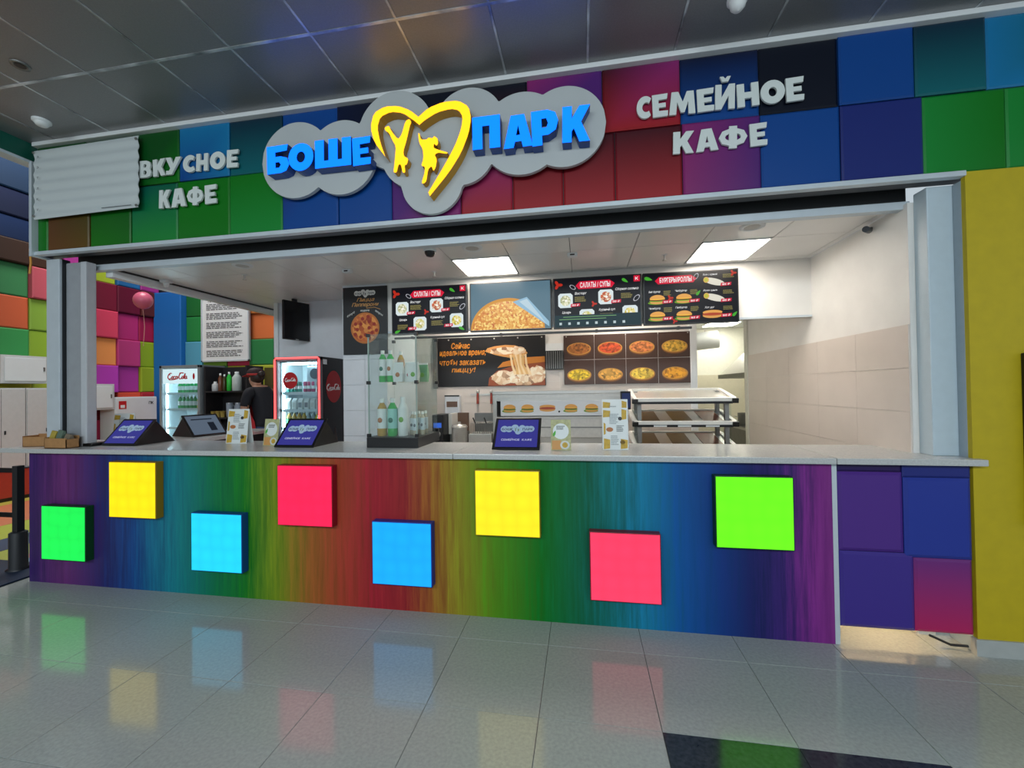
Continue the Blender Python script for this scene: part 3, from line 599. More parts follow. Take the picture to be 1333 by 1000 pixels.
# green foil piece with ribbon under the fascia corner
t = thing('foil_ornament', 'crumpled green foil ornament with orange ribbon under the left fascia corner', 'ornament', (-3.50, .05, 3.02))
MB().sphere((0, 0, .06), (.05, .035, .085), mat('green_foil', (120, 190, 150), .2, .6, noise=.4, scale=40, bump=.6), 14).build('foil', t)
MB().tube([(-.05, 0, .12), (-.07, 0, .0), (-.06, 0, -.12), (-.075, 0, -.22)], .008, mat('orange_ribbon', (206, 140, 50), .5)).build('ribbon', t)
MB().tube([(.03, .0, .10), (.06, 0, .14)], .004, STEELD).build('hook', t)

# ------------------------------------------------------------------ printed pictures (flat print on posters and screens)
def P(name, c, e): return emi('scr_' + name, c, e) if e else mat('ink_' + name, c, .5)
def pic_burger(parent, cx, cz, w, y, e, hot=False, scale_h=1.):
    b = MB(); h = w * .62 * scale_h
    if hot:
        b.disc(cx, cz - h * .12, w / 2, h * .22, y, P('bun_low', (222, 160, 84), e)); b.disc(cx, cz, w * .52, h * .13, y - .0004, P('sausage', (176, 72, 44), e)); b.disc(cx, cz + h * .16, w / 2, h * .20, y - .0002, P('bun', (232, 166, 82), e))
    else:
        b.disc(cx, cz - h * .30, w * .48, h * .20, y, P('bun_low', (222, 160, 84), e)); b.disc(cx - w * .06, cz - h * .36, w * .56, h * .20, y + .0004, P('lettuce_under', (104, 150, 30), e)); b.disc(cx, cz - h * .16, w * .54, h * .10, y - .0002, P('lettuce', (120, 170, 40), e))
        b.disc(cx, cz - h * .06, w * .50, h * .11, y - .0004, P('patty', (104, 54, 26), e)); b.disc(cx, cz + h * .03, w * .50, h * .07, y - .0006, P('cheese', (250, 196, 60), e))
        b.disc(cx, cz + h * .06, w * .50, h * .46, y - .0008, P('bun', (232, 166, 82), e), 20, 0, math.pi)
    return b.build('printed_burger', parent)
def pic_wrap(parent, cx, cz, w, y, e):
    b = MB(); r = -.28
    b.disc(cx, cz, w / 2, w * .16, y, P('wrap', (226, 222, 206), e), 24, rot=r); b.disc(cx - w * .36, cz + w * .10, w * .13, w * .14, y - .0004, P('tortilla', (226, 178, 96), e)); b.disc(cx - w * .37, cz + w * .10, w * .09, w * .10, y - .0006, P('filling', (190, 190, 60), e))
    return b.build('printed_wrap', parent)
def pic_dish(parent, cx, cz, s, y, e, c, name):
    b = MB(); q = s / 2; k = q * .28
    pts = [(cx - q + k, cz - q), (cx + q - k, cz - q), (cx + q, cz - q + k), (cx + q, cz + q - k), (cx + q - k, cz + q), (cx - q + k, cz + q), (cx - q, cz + q - k), (cx - q, cz - q + k)]
    b.flat(pts, y, P('plate', (220, 232, 234), e)); b.disc(cx, cz, q * .72, q * .72, y - .0004, speckle('scr_' + name, tuple(int(v * .6) for v in c), c, (240, 236, 210), 60, .5, e))
    b.disc(cx + q * .1, cz, q * .2, q * .16, y - .0006, P('cream', (250, 248, 240), e), 12)
    return b.build('printed_dish', parent)
def pic_price(parent, cx, cz, w, y, e, txt='180 ₽'):
    b = MB(); h = w * .36
    b.flat([(cx - w / 2, cz - h * .5), (cx + w * .46, cz - h * .35), (cx + w / 2, cz + h * .5), (cx - w * .44, cz + h * .38)], y, P('price_red', (206, 24, 62), e)); b.text(txt, cx - w * .34, cx + w * .36, cz - h * .28, cz + h * .26, y - .0005, P('white', (244, 244, 244), e), GB, .1)
    return b.build('price_tag', parent)
def pic_leaf(parent, cx, cz, s, y, e, rot=0., c=(70, 170, 50)):
    b = MB(); pts = []
    for i in range(13): t = i / 12 * math.pi * 2; pts.append((s * math.cos(t) * .5, s * .20 * math.sin(t) * (1 - .5 * math.cos(t))))
    b.flat([(cx + x * math.cos(rot) - z * math.sin(rot), cz + x * math.sin(rot) + z * math.cos(rot)) for x, z in pts], y, P('leaf_%d' % c[0], c, e)); return b.build('printed_leaf', parent)
def pic_pepper(parent, cx, cz, s, y, e):
    b = MB()
    for k in range(3): a = k * 2.1; b.disc(cx + s * .25 * math.cos(a), cz + s * .25 * math.sin(a), s * .3, s * .17, y - .0003 * k, P('pepper', (186, 44, 28), e), 12, rot=a)
    return b.build('printed_pepper', parent)
def pic_ring(parent, cx, cz, r, y, e, rot=.5):
    b = MB(); N = 20; vs = []
    for i in range(N):
        t = 2 * math.pi * i / N
        for k in (1., .78): x, z = r * k * math.cos(t), r * .55 * k * math.sin(t); vs.append((cx + x * math.cos(rot) - z * math.sin(rot), y, cz + x * math.sin(rot) + z * math.cos(rot)))
    b.add(vs, [(2 * i, 2 * ((i + 1) % N), 2 * ((i + 1) % N) + 1, 2 * i + 1) for i in range(N)], P('ring', (190, 190, 200), e)); return b.build('printed_onion_ring', parent)
def pic_text(parent, s, x0, x1, z0, z1, y, m, G_=None, shear=.0, rot=0., nm='printed_text'):
    return MB().text(s, x0, x1, z0, z1, y, m, G_, shear, rot=rot).build(nm, parent)
def pic_lines(parent, x0, x1, z0, z1, n, y, m, ragged=.3):
    b = MB(); h = (z1 - z0) / n
    for k in range(n):
        x = x0; xe = x1 - random.random() * ragged * (x1 - x0)
        while x < xe: w = random.uniform(.05, .16) * (x1 - x0); b.rect(x, min(xe, x + w), z1 - k * h - h * .62, z1 - k * h - h * .12, y, m); x += w + .02 * (x1 - x0)
    return b.build('printed_text', parent)
def cloud_logo(parent, cx, cz, w, y, mboard, mtext, me_):
    b = MB(); k = w / 2.69
    for i, (x, z, r) in enumerate(circ): b.disc(cx + (x - .295) * k, cz + (z - 3.48) * k, r * k, r * k, y - .00002 * i, mboard, 20)
    b.text('БОШЕ', cx + (-.937 - .295) * k, cx + (-.07 - .295) * k, cz - .12 * k, cz + .10 * k, y - .0006, mtext, GB); b.text('ПАРК', cx + (.706 - .295) * k, cx + (1.527 - .295) * k, cz - .12 * k, cz + .11 * k, y - .0006, mtext, GB)
    for pts in (BOY, GIRL): b.prism([(cx + (x - .295) * k, cz + (z - 3.48) * k) for x, z in pts], y - .0007, y - .0006, me_)
    return b.build('printed_logo', parent)

# ------------------------------------------------------------------ MENU SCREENS
ES = .95
def screen(x0, x1, label):
    t = thing('menu_screen', label, 'menu screen', ((x0 + x1) / 2, 1.31, 2.28)); w = x1 - x0
    MB().box(-w / 2, w / 2, 0, .045, 0, .52, BLACK, .004).build('housing', t)
    MB().box(-.12, .12, .045, .086, .14, .40, DARK).build('wall_bracket', t)
    return t, w
def red_brush(t, x0, x1, z0, z1, y):
    b = MB(); zc = (z0 + z1) / 2
    b.flat([(x0 - .02, zc - .004), (x0 + .02, z1), (x1 - .03, z1 + .004), (x1 + .02, zc + .004), (x1 - .01, z0), (x0 + .01, z0 - .003)], y, P('brush_red', (214, 22, 58), ES)); b.build('printed_brush', t)
SW = P('white', (244, 244, 244), ES); SY = P('sand', (150, 140, 80), ES)
def salad_screen(x0, x1, label, volume):
    t, w = screen(x0, x1, label); h = w / 2; pa = MB().box(-h + .012, h - .012, -.002, .001, .012, .508, P('slate', (18, 19, 26), ES)).build('screen', t); y = -.004
    pic_pepper(pa, -h + .05, .45, .09, y, ES); pic_ring(pa, -h + .20, .42, .035, y, ES, -.6); pic_leaf(pa, h - .16, .46, .07, y, ES, -.6); pic_ring(pa, h - .05, .28, .04, y, ES, .8)
    red_brush(pa, -.19, .16, .40, .475, y); pic_text(pa, 'САЛАТЫ / СУПЫ', -.165, .135, .41, .465, y - .001, SW, GB)
    b = MB(); b.rect(h - .075, h - .015, .445, .505, y, P('brush_red', (0, 0, 0), ES)); b.text('К', h - .06, h - .03, .46, .49, y - .001, SW, GB); b.build('printed_badge', pa)
    for cx, cz, c, nm in ((-h + .125, .285, (196, 200, 150), 'olivier'), (.09, .305, (206, 92, 40), 'solyanka'), (-.10, .115, (206, 200, 110), 'caesar'), (h - .115, .135, (224, 204, 40), 'broth')):
        pic_dish(pa, cx, cz, .148, y, ES, c, nm)
        pic_price(pa, cx + (.10 if cx > -.2 and cz > .2 or cx < -.2 else -.09), cz - .05, .10, y - .002, ES, '150 ₽' if cz > .2 else '180 ₽')
    for s, a, b_, z in (('Восторг', -h + .22, -h + .34, .335), ('Сборная солянка', .185, h - .03, .36), ('Цезарь', -h + .09, -h + .18, .145), ('Куриный суп', .02, .18, .16)): pic_text(pa, s, a, b_, z, z + .032, y, SW, GR, .25)
    for a, b_, z in ((-h + .22, -h + .35, .30), (.24, h - .08, .315), (-h + .07, -h + .19, .09), (.03, .17, .12)): pic_lines(pa, a, b_, z - .035, z + .02, 4, y, SY)
    pic_leaf(pa, -h + .07, .035, .07, y, ES, .4); pic_leaf(pa, h - .06, .045, .07, y, ES, -.5); pic_pepper(pa, -.03, .24, .06, y, ES)
    if volume:
        b = MB(); b.rect(-h + .014, h - .014, .014, .135, y - .003, P('overlay', (20, 48, 56), ES)); b.rect(-h + .10, h - .25, .112, .118, y - .0035, P('bar', (120, 170, 110), ES)); b.rect(-h + .06, h - .35, .088, .094, y - .0035, P('bar', (0, 0, 0), ES))
        for k in range(8): b.rect(-h + .06 + k * .09, -h + .085 + k * .09, .035, .06, y - .0035, P('icon', (190, 206, 210), ES))
        b.build('on_screen_menu', pa)
salad_screen(-.615, .243, 'lit salad and soup menu screen beside the black pizza poster', False)
salad_screen(1.165, 2.045, 'lit salad and soup menu screen showing a player bar along its bottom', True)
t, w = screen(.276, 1.145, 'lit screen showing a large pizza with one slice on white paper'); h = w / 2
pa = MB().box(-h + .012, h - .012, -.002, .001, .012, .508, P('sky_slate', (92, 122, 138), ES)).build('screen', t)
b = MB(); b.disc(-.03, -.02 + .035, .395, .33, -.004, P('crust', (214, 150, 62), ES), 40, 0, math.pi); b.build('printed_crust', pa)
b = MB(); b.disc(-.03, .015, .375, .295, -.005, speckle('scr_pizza', (190, 80, 24), (222, 150, 50), (246, 214, 120), 55, .5, ES), 40, 0, math.pi); b.build('printed_pizza', pa)
b = MB(); b.flat([(.03, .30), (.18, .345), (.41, .08), (.41, .03)], -.006, P('paper', (150, 190, 214), ES)); b.flat([(.10, .30), (.18, .325), (.38, .06)], -.0065, P('paper_shade', (190, 214, 226), ES)); b.build('printed_paper', pa)
t, w = screen(2.06, 2.945, 'lit burger and roll menu screen nearest the right wall'); h = w / 2
pa = MB().box(-h + .012, h - .012, -.002, .001, .012, .508, P('slate', (18, 19, 26), ES)).build('screen', t); y = -.004
red_brush(pa, -.31, .04, .405, .475, y); pic_text(pa, 'БУРГЕРЫ/РОЛЛЫ', -.285, .015, .415, .465, y - .001, SW, GB)
for i, (cx, cz, nm) in enumerate(((-.31, .25, 'Биф бургер'), (-.06, .25, 'Чизбургер'), (-.31, .085, 'Чикенбургер'), (-.06, .085, 'Гамбургер'))):
    pic_burger(pa, cx, cz, .145, y - .002, ES); pic_price(pa, cx + .095, cz - .025, .10, y - .005, ES, '160 ₽'); pic_text(pa, nm, cx - .08, cx + .03, cz + .065, cz + .09, y, SW, GR, .25); pic_lines(pa, cx + .06, cx + .14, cz + .035, cz + .085, 4, y, SY)
for cz, nm in ((.40, 'Ролл с курицей'), (.245, 'Ролл гриль')):
    pic_wrap(pa, .22, cz, .20, y - .002, ES); pic_price(pa, .325, cz - .03, .10, y - .005, ES, '185 ₽'); pic_text(pa, nm, .12, .25, cz + .06, cz + .083, y, SW, GR, .25); pic_lines(pa, .30, .40, cz + .03, cz + .07, 3, y, SY)
pic_burger(pa, .20, .085, .18, y - .002, ES, True); pic_price(pa, .325, .07, .10, y - .005, ES, '160 ₽'); pic_text(pa, 'Хот дог', .13, .22, .14, .163, y, SW, GR, .25); pic_lines(pa, .30, .40, .12, .16, 3, y, SY)
pic_leaf(pa, -h + .05, .46, .08, y, ES, -.3); pic_leaf(pa, h - .04, .08, .06, y, ES, .8); pic_leaf(pa, .075, .30, .06, y, ES, .9); pic_pepper(pa, -.19, .26, .06, y - .004, ES); pic_pepper(pa, h - .05, .475, .06, y, ES); pic_pepper(pa, -.15, .03, .05, y, ES); pic_ring(pa, .055, .46, .035, y, ES, 1.)
rl = thing('mounting_rail', 'black mounting rail running below the menu screens', 'rail', (0, 1.35, 2.236)); MB().box(-.60, 2.52, -.015, .015, 0, .022, BLACK, .003).build('bar', rl)
for x in (-.4, .6, 1.6, 2.4): MB().box(x - .012, x + .012, .0, .05, .0, .03, BLACK).build('bracket', rl)
# black poster on the column
t = thing('pizza_poster', 'black poster with a round pepperoni pizza on the white column', 'poster', (-.975, 1.385, 2.085)); MB().box(-.27, .27, 0, .012, 0, .77, mat('poster_black', (24, 24, 27), .35, noise=.1, scale=8)).build('sheet', t)
pic = MB(); pic.disc(0, .30, .175, .178, -.002, P('crust_paper', (188, 110, 48), 0), 32); pic.disc(0, .30, .155, .158, -.003, speckle('pepperoni_top', (140, 40, 20), (196, 96, 44), (226, 150, 70), 22, .5), 32)
for k in range(14): a = k * 2.4; r = .03 + .115 * math.sqrt((k + .5) / 14); pic.disc(r * math.cos(a), .30 + r * math.sin(a), .021, .021, -.004, P('pepperoni', (150, 40, 26), 0), 12)
pic.build('printed_pizza', t)
OR = mat('ink_ochre', (206, 150, 84), .5); WI = mat('ink_white', (226, 226, 222), .5)
cloud_logo(t, 0, .695, .26, -.002, WI, mat('ink_grey', (70, 72, 74), .5), mat('ink_grey', (0, 0, 0)))
pic_text(t, 'Пицца', -.10, .12, .595, .645, -.002, OR, GR, .35); pic_text(t, 'Пепперони', -.16, .17, .535, .59, -.002, OR, GR, .35)
MB().tube([(.02, -.002, .525), (.12, -.002, .53), (.19, -.002, .505)], .003, OR).build('printed_swash', t)
for s, x, z, r in (('соус', -.17, .46, .5), ('моцарелла', 0, .495, 0), ('пепперони', .17, .46, -.6)): pic_text(t, s, x - .055, x + .055, z - .012, z + .012, -.002, WI, GR, .2, r)
# banner and pizza poster on the back wall
t = thing('pizza_banner', 'black banner with orange script beside a stretched cheese pizza slice', 'banner', (.135, 2.832, 1.71)); MB().box(-.81, .81, 0, .010, 0, .71, mat('poster_black', (0, 0, 0))).build('sheet', t)
MB().box(-.84, -.77, -.012, .0, -.02, .73, STEELD).build('side_strip', t)
for k in range(5): MB().sphere((-.6 + k * .34, -.006, .68), .011, STEEL, 8).build('eyelet', t)
OI = mat('ink_orange_script', (226, 144, 44), .5)
for s, a, b_, z in (('Сейчас', -.56, -.28, .55), ('идеальное время,', -.74, -.05, .43), ('чтобы заказать', -.74, -.05, .31), ('пиццу!', -.56, -.20, .19)): pic_text(t, s, a, b_, z, z + .09, -.002, OI, GB, .18)
CH = speckle('cheese_topping', (120, 66, 44), (222, 188, 150), (246, 232, 208), 16, .5); CH2 = speckle('cheese_pale', (196, 130, 84), (238, 212, 176), (250, 240, 220), 22, .5)
def blob(cx, cz, rx, rz, n=26, j=.12, clip=None):
    o = []
    for i in range(n):
        a_ = 2 * math.pi * i / n; k = 1 + random.uniform(-j, j); x_, z_ = cx + rx * k * math.cos(a_), cz + rz * k * math.sin(a_)
        o.append((min(.805, x_), max(.004, z_)))
    return o
b = MB(); b.flat([(-.02, .004), (.80, .004), (.80, .36), (.5, .34), (.3, .27), (.12, .22), (0, .12)], -.002, P('banner_crust', (150, 74, 40), 0)); b.flat([(.12, .26), (.45, .30), (.80, .33), (.80, .41), (.48, .40), (.2, .34)], -.0023, P('banner_crust2', (206, 130, 50), 0)); b.build('printed_crust', t)
b = MB(); b.prism(blob(.20, .12, .17, .10), -.0032, -.0026, CH); b.prism(blob(.50, .13, .26, .12), -.0034, -.0027, CH); b.prism(blob(.70, .16, .13, .12), -.0036, -.0028, CH2); b.prism(blob(.36, .09, .09, .05), -.0038, -.0028, CH2); b.build('printed_topping', t)
b = MB(); b.prism([(-.06, .50), (-.02, .545), (.08, .57), (.24, .585), (.38, .575), (.50, .53), (.56, .46), (.50, .42), (.40, .42), (.30, .40), (.20, .42), (.08, .45)], -.0046, -.004, P('slice_crust', (214, 150, 84), 0)); b.prism(blob(.22, .50, .20, .055), -.005, -.0046, CH); b.prism(blob(.42, .50, .11, .06), -.0052, -.0046, CH2); b.build('printed_slice', t)
b = MB(); random.seed(3)
for k in range(7): x_ = .30 + k * .035; b.prism([(x_, .44), (x_ + .03, .45), (x_ + .05 + .02 * math.sin(k), .30), (x_ + .10, .16), (x_ + .06, .16), (x_ + .02 + .02 * math.sin(k), .30)], -.0062 - k * .0001, -.0056, P('stretch_%d' % (k % 2), ((242, 214, 168), (228, 184, 120))[k % 2], 0))
b.build('printed_cheese_strings', t); random.seed(11)
t = thing('pizza_board', 'brown wall board showing eight round pizzas in two rows', 'poster', (2.035, 2.832, 1.71)); MB().box(-.84, .84, 0, .012, 0, .69, WI).build('sheet', t)
PZ = [(150, 92, 44), (176, 70, 36), (182, 110, 62), (188, 150, 60), (206, 176, 40), (200, 150, 66), (210, 178, 70), (226, 150, 40)]
for k in range(8):
    i, j = k % 4, k // 4; x0 = -.838 + i * .4195; z0 = .347 if j == 0 else .002; c = PZ[k]
    p = MB().box(x0 + .002, x0 + .4165, -.004, 0, z0 + .002, z0 + .340, mat('board_brown', (72, 50, 42), .45, noise=.15, scale=3)).build('picture_panel', t)
    b = MB(); cx, cz = x0 + .21, z0 + (.15 if j == 0 else .135); b.disc(cx, cz - .018, .165, .085, -.0045, P('pizza_edge', (124, 78, 40), 0), 28); b.disc(cx, cz, .165, .085, -.005, P('pizza_rim', (196, 140, 66), 0), 28)
    b.disc(cx, cz + .002, .148, .073, -.0055, speckle('pizza_top_%d' % k, tuple(int(v * .55) for v in c), c, tuple(min(255, int(v * 1.25)) for v in c), 34, .5), 28); b.build('printed_pizza', p)
for x in (-.8, -.42, 0, .42, .8): MB().sphere((x, -.006, .67), .009, STEEL, 8).build('pin', t)
# vent grille between them
t = thing('vent_grille', 'dark slatted vent grille between banner and pizza board', 'grille', (1.05, 2.85, 1.93)); MB().box(-.10, .14, -.06, 0, 0, .26, BLACK).build('recess', t); MB().box(-.10, .14, -.07, 0, .26, .36, WHITE).build('hood', t)
for k in range(8): MB().box(-.09 + k * .03, -.078 + k * .03, -.07, -.06, .01, .25, STEELD).build('slat', t)

# ------------------------------------------------------------------ BACK BENCH EQUIPMENT
def bench(x0, x1, y0, y1, label):
    t = thing('work_bench', label, 'bench', (x0, y0, .14)); MB().box(0, x1 - x0, 0, y1 - y0, .72, .76, STEEL, .004).build('top', t); MB().box(.04, x1 - x0 - .04, .05, y1 - y0 - .05, .2, .23, STEELD).build('lower_shelf', t)
    for x in (.04, x1 - x0 - .04):
        for yy in (.04, y1 - y0 - .04): MB().box(x - .02, x + .02, yy - .02, yy + .02, 0, .72, STEEL).build('leg', t)
bench(1.80, 2.98, 1.08, 1.74, 'steel bench carrying the warming rack'); bench(-.68, 2.0, 1.86, 2.78, 'long steel bench under the wall banner')
# warming rack
t = thing('warming_rack', 'white framed slanted warming rack with brown strips on steel shelves', 'warming rack', (2.395, 1.40, .90))
RAIL = mat('rack_white', (236, 234, 228), .35); BR = mat('brown_strip', (92, 60, 34), .4, noise=.2, scale=12)
for x in (-.40, .40):
    for yy, hh in ((-.14, .64), (.14, .72)): MB().box(x - .018, x + .018, yy - .02, yy + .02, 0, hh, STEELD).build('upright', t)
for k, z in enumerate((.64, .42, .19)):
    M_ = Matrix.Translation((0, 0, z + .04)) @ Matrix.Rotation(math.radians(11), 4, 'X'); s_ = MB()
    s_.box(-.44, .44, -.21, .23, -.006, .006, STEEL if k else mat('rack_top_plate', (216, 212, 204), .18, .4), M=M_); so = s_.build('shelf', t)
    f_ = MB(); f_.box(-.46, .46, -.235, -.21, -.012, .022, RAIL, .003, M=M_); f_.build('front_rail', so); f_ = MB(); f_.box(-.46, .46, .23, .25, -.012, .022, RAIL, .003, M=M_); f_.build('rear_rail', so)
    for x in (-.45, .45):
        f_ = MB(); f_.box(x - .02, x + .02, -.21, .23, -.012, .022, RAIL, .003, M=M_); f_.build('side_rail', so); f_ = MB(); f_.box(x - .028, x + .028, -.250, -.205, -.028, .018, BLACK, .004, M=M_); f_.build('end_cap', so)
    f_ = MB(); f_.box(-.43, .43, -.238, -.232, -.034, -.012, DARK, M=M_); f_.build('label_rail', so)
    if k:
        for i, x in enumerate((-.30, .0, .28)):
            f_ = MB(); c = mat('strip_%d' % i, ((92, 66, 30), (104, 80, 36), (112, 62, 40))[i], .35, noise=.15, scale=14); f_.box(x - .09, x + .09, -.20, .21, .007, .010, c, M=M_); f_.build('heat_strip', so)
    if k == 1:
        for x in (-.22, .0, .25): f_ = MB(); f_.box(x - .06, x + .06, -.2395, -.2380, -.031, -.015, WHITE, M=M_); f_.build('price_label', so)
for x in (-.43, .43): MB().box(x - .003, x + .003, -.17, .17, .05, .60, glass('clear_pane')).build('side_glass', t)
# hot display with burger pictures
t = thing('hot_display', 'steel hot food display fronted by a strip of burger pictures', 'hot display', (1.15, 2.2, .90)); w = .79
for x in (-w, w - .05): MB().box(x, x + .05, -.2, .3, 0, .70, STEEL, .004).build('side_panel', t)
MB().box(-w, w, -.22, .32, .70, .74, STEEL, .004).build('top_cover', t); MB().box(-w + .05, w - .05, .26, .3, 0, .70, STEELD).build('rear_panel', t); MB().box(-w + .05, w - .05, -.17, .26, .0, .30, STEEL, .004).build('lower_body', t)
MB().box(-w + .05, w - .05, -.20, -.185, .62, .66, STEEL).build('upper_rail', t); MB().box(-w + .05, w - .05, -.215, -.19, .40, .43, STEEL).build('lower_rail', t)
FS = mat('pale_steel', (206, 204, 200), .32, .35, noise=.05, scale=30); MB().box(-w + .05, w - .05, -.205, -.19, .66, .70, FS).build('upper_panel', t); MB().box(-w + .05, w - .05, -.20, -.185, .31, .40, FS).build('lower_panel', t); MB().box(-w + .05, w - .05, -.205, -.17, .18, .30, FS, .004).build('front_panel', t); MB().box(-w + .05, w - .05, -.21, -.20, .295, .31, STEELD).build('divider', t)
pp = MB().box(-w + .10, w - .10, -.21, -.2, .44, .62, mat('picture_strip', (224, 226, 230), .35)).build('picture_strip', t)
for k, x in enumerate((-.56, -.34, -.10, .02 + .16, .42)): pic_burger(pp, x - .02, .53, .15 if k not in (2,) else .19, -.212, 0, k == 2)
for x in (.02, .62): MB().lathe([(.012, 0), (.010, .006)], BLACK, n=10, M=Matrix.Translation((x, -.21, .49)) @ Matrix.Rotation(math.pi / 2, 4, 'X')).build('knob', pp)
# coffee machine, board, pot, baskets, ladles
t = thing('control_unit', 'black control unit with blue display on the rear bench', 'control unit', (-.33, 2.06, .90)); MB().box(-.07, .07, -.12, .2, 0, .46, BLACK, .008).build('body', t); MB().box(-.05, .05, -.124, -.12, .30, .36, emi('blue_readout', (60, 110, 220), .8)).build('display', t); MB().lathe([(.04, 0), (.036, .02)], STEEL, n=18, M=Matrix.Translation((0, -.12, .22)) @ Matrix.Rotation(math.pi / 2, 4, 'X')).build('dial', t)
t = thing('toaster', 'open steel toaster with brown lid beside the black control unit', 'toaster', (-.155, 2.28, .90)); MB().box(-.09, .10, -.12, .15, 0, .22, STEELD, .008).build('body', t); MB().box(-.10, -.05, -.14, .1, .2, .46, RAIL, .004).build('side_cover', t); MB().box(-.05, .10, .10, .13, .22, .46, mat('brown_lid', (112, 84, 66), .4), .004).build('lid', t)
t = thing('lidded_pot', 'tall steel pot with lid on the rear bench', 'pot', (-.06, 1.975, .90)); MB().lathe([(.09, 0), (.095, .01), (.095, .30), (.10, .31), (0, .31)], STEEL, n=20).build('bowl', t); MB().lathe([(.10, .31), (.085, .335), (.02, .345), (.02, .37), (0, .375)], STEEL, n=20).build('lid', t)
t = thing('fryer', 'steel fryer with two wire baskets on the rear bench', 'fryer', (.20, 2.14, .90)); MB().box(-.15, .14, -.15, .2, 0, .22, STEEL, .006).build('body', t); MB().box(-.15, .14, .15, .2, .22, .46, STEELD, .004).build('rear_panel', t)
for x in (-.075, .065):
    q = MB()
    for k in range(5): q.tube([(x - .055 + k * .0275, -.10, .35), (x - .055 + k * .0275, -.10, .2), (x - .055 + k * .0275, .10, .2), (x - .055 + k * .0275, .10, .35)], .003, STEELD, 4)
    q.tube([(x - .06, -.10, .35), (x + .06, -.10, .35), (x + .06, .10, .35), (x - .06, .10, .35)], .004, STEEL, 6, True); q.build('basket', t); MB().tube([(x, -.10, .35), (x, -.20, .42)], .008, BLACK).build('basket_handle', t)
t = thing('utensil_strip', 'pale strip holding two red handled ladles on the back wall', 'utensil holder', (.05, 2.85, 1.58)); MB().box(-.2, .2, -.012, 0, 0, .025, STEEL).build('strip', t)
for x in (-.09, .11):
    t = thing('ladle', 'red handled ladle hanging from the utensil strip', 'ladle', (x + .05, 2.83, 1.60), group='red handled ladles on the back wall'); MB().tube([(0, 0, .02), (0, -.012, -.14)], [.014, .018], mat('red_grip', (150, 50, 30), .4), 10).build('handle', t); MB().tube([(0, -.012, -.14), (0, -.012, -.34)], .005, STEEL).build('shaft', t); MB().lathe([(0, -.05), (.035, -.035), (.045, 0), (.042, 0), (.03, -.03), (0, -.042)], STEEL, (0, -.03, -.34), 14).build('bowl', t); MB().lathe([(0, 0), (.022, .005), (.022, .04), (0, .045)], STEEL, (0, 0, .01), 10).build('end_knob', t)
t = thing('towel_dispenser', 'small grey dispenser with dark slot on the back wall', 'dispenser', (-.40, 2.85, 1.30)); MB().box(-.11, .11, -.10, 0, 0, .28, WALLB, .01).build('body', t); MB().box(-.11, .11, -.105, -.1, .27, .29, BLACK).build('lid_edge', t); MB().box(-.08, .08, -.104, -.1, .12, .20, mat('brown_slot', (110, 84, 70), .5)).build('slot', t)
t = thing('order_tablet', 'small dark order tablet at the left end of the warming rack', 'tablet', (1.86, 1.20, .90)); MB().tube([(0, .02, 0), (0, .02, .62)], .01, DARK).build('stand', t); MB().box(-.05, .05, -.01, .012, .55, .73, BLACK, .005, Matrix.Rotation(.3, 4, 'Z')).build('housing', t); MB().box(-.04, .04, -.0125, -.01, .57, .71, emi('tablet_dim', (52, 66, 112), .6), 0, Matrix.Rotation(.3, 4, 'Z')).build('screen', t)

# ------------------------------------------------------------------ FRIDGES
CW = mat('script_white', (240, 240, 240), .4); CR = mat('script_red', (200, 24, 34), .4); REDD = mat('disc_red', (176, 18, 24), .35)
def script(parent, x0, z0, w, y, m, r=None):
    """flowing drinks script: Coca-Cola, drawn as pen strokes"""
    u = w / 8.6; r = r or w * .012; b = MB()
    def arc(cx, cz, rx, rz, a0, a1, n=12): return [(cx + rx * math.cos(math.radians(a0 + (a1 - a0) * i / n)), cz + rz * math.sin(math.radians(a0 + (a1 - a0) * i / n))) for i in range(n + 1)]
    S = [arc(1.0, 1.15, .85, 1.15, 60, 320), arc(1.1, 1.9, .5, .35, 60, 250, 8), arc(2.2, .55, .36, .52, 0, 360), arc(3.05, .55, .38, .52, 50, 310), arc(3.95, .55, .38, .52, 20, 360), [(4.33, 1.05), (4.30, .2), (4.45, .05), (4.62, .3)], [(4.55, .62), (4.95, .70)],
         arc(5.6, 1.15, .75, 1.15, 60, 320), arc(5.7, 2.1, .9, .25, 180, 20, 8), arc(6.55, .55, .36, .52, 0, 360), [(6.95, .3), (7.35, 1.7), (7.25, 2.1), (7.08, 1.6), (7.12, .3), (7.3, .05)], arc(7.85, .55, .38, .52, 20, 360), [(8.22, 1.05), (8.2, .2), (8.35, .05), (8.6, .3)], [(.5, .35), (1.2, -.35), (2.6, -.3), (3.8, -.05)]]
    for st in S: b.tube([(x0 + (x + .28 * z) * u, y, z0 + z * u * .95) for x, z in st], r, m, 5)
    return b.build('script_lettering', parent)
def bottle_mesh(h, r, liquid, cap, lab=None, n=10):
    b = MB(); b.lathe([(r * .9, 0), (r, h * .03), (r, h * .62), (r * .55, h * .80), (r * .36, h * .88), (r * .36, h * .92)], liquid, n=n); b.lathe([(r * .42, h * .90), (r * .42, h), (0, h)], cap, n=n)
    if lab: b.lathe([(r * 1.02, h * .22), (r * 1.02, h * .55)], lab, n=n)
    return b.mesh('drink_bottle')
def can_mesh(h, r, c): b = MB(); b.lathe([(r * .85, 0), (r, h * .06), (r, h * .90), (r * .8, h), (0, h * .985)], c, n=10); b.lathe([(r * 1.01, h * .3), (r * 1.01, h * .6)], CW, n=10); return b.mesh('drink_can')
CAPW = mat('white_cap', (228, 232, 230), .4); CAPG = mat('green_cap', (60, 160, 60), .4)
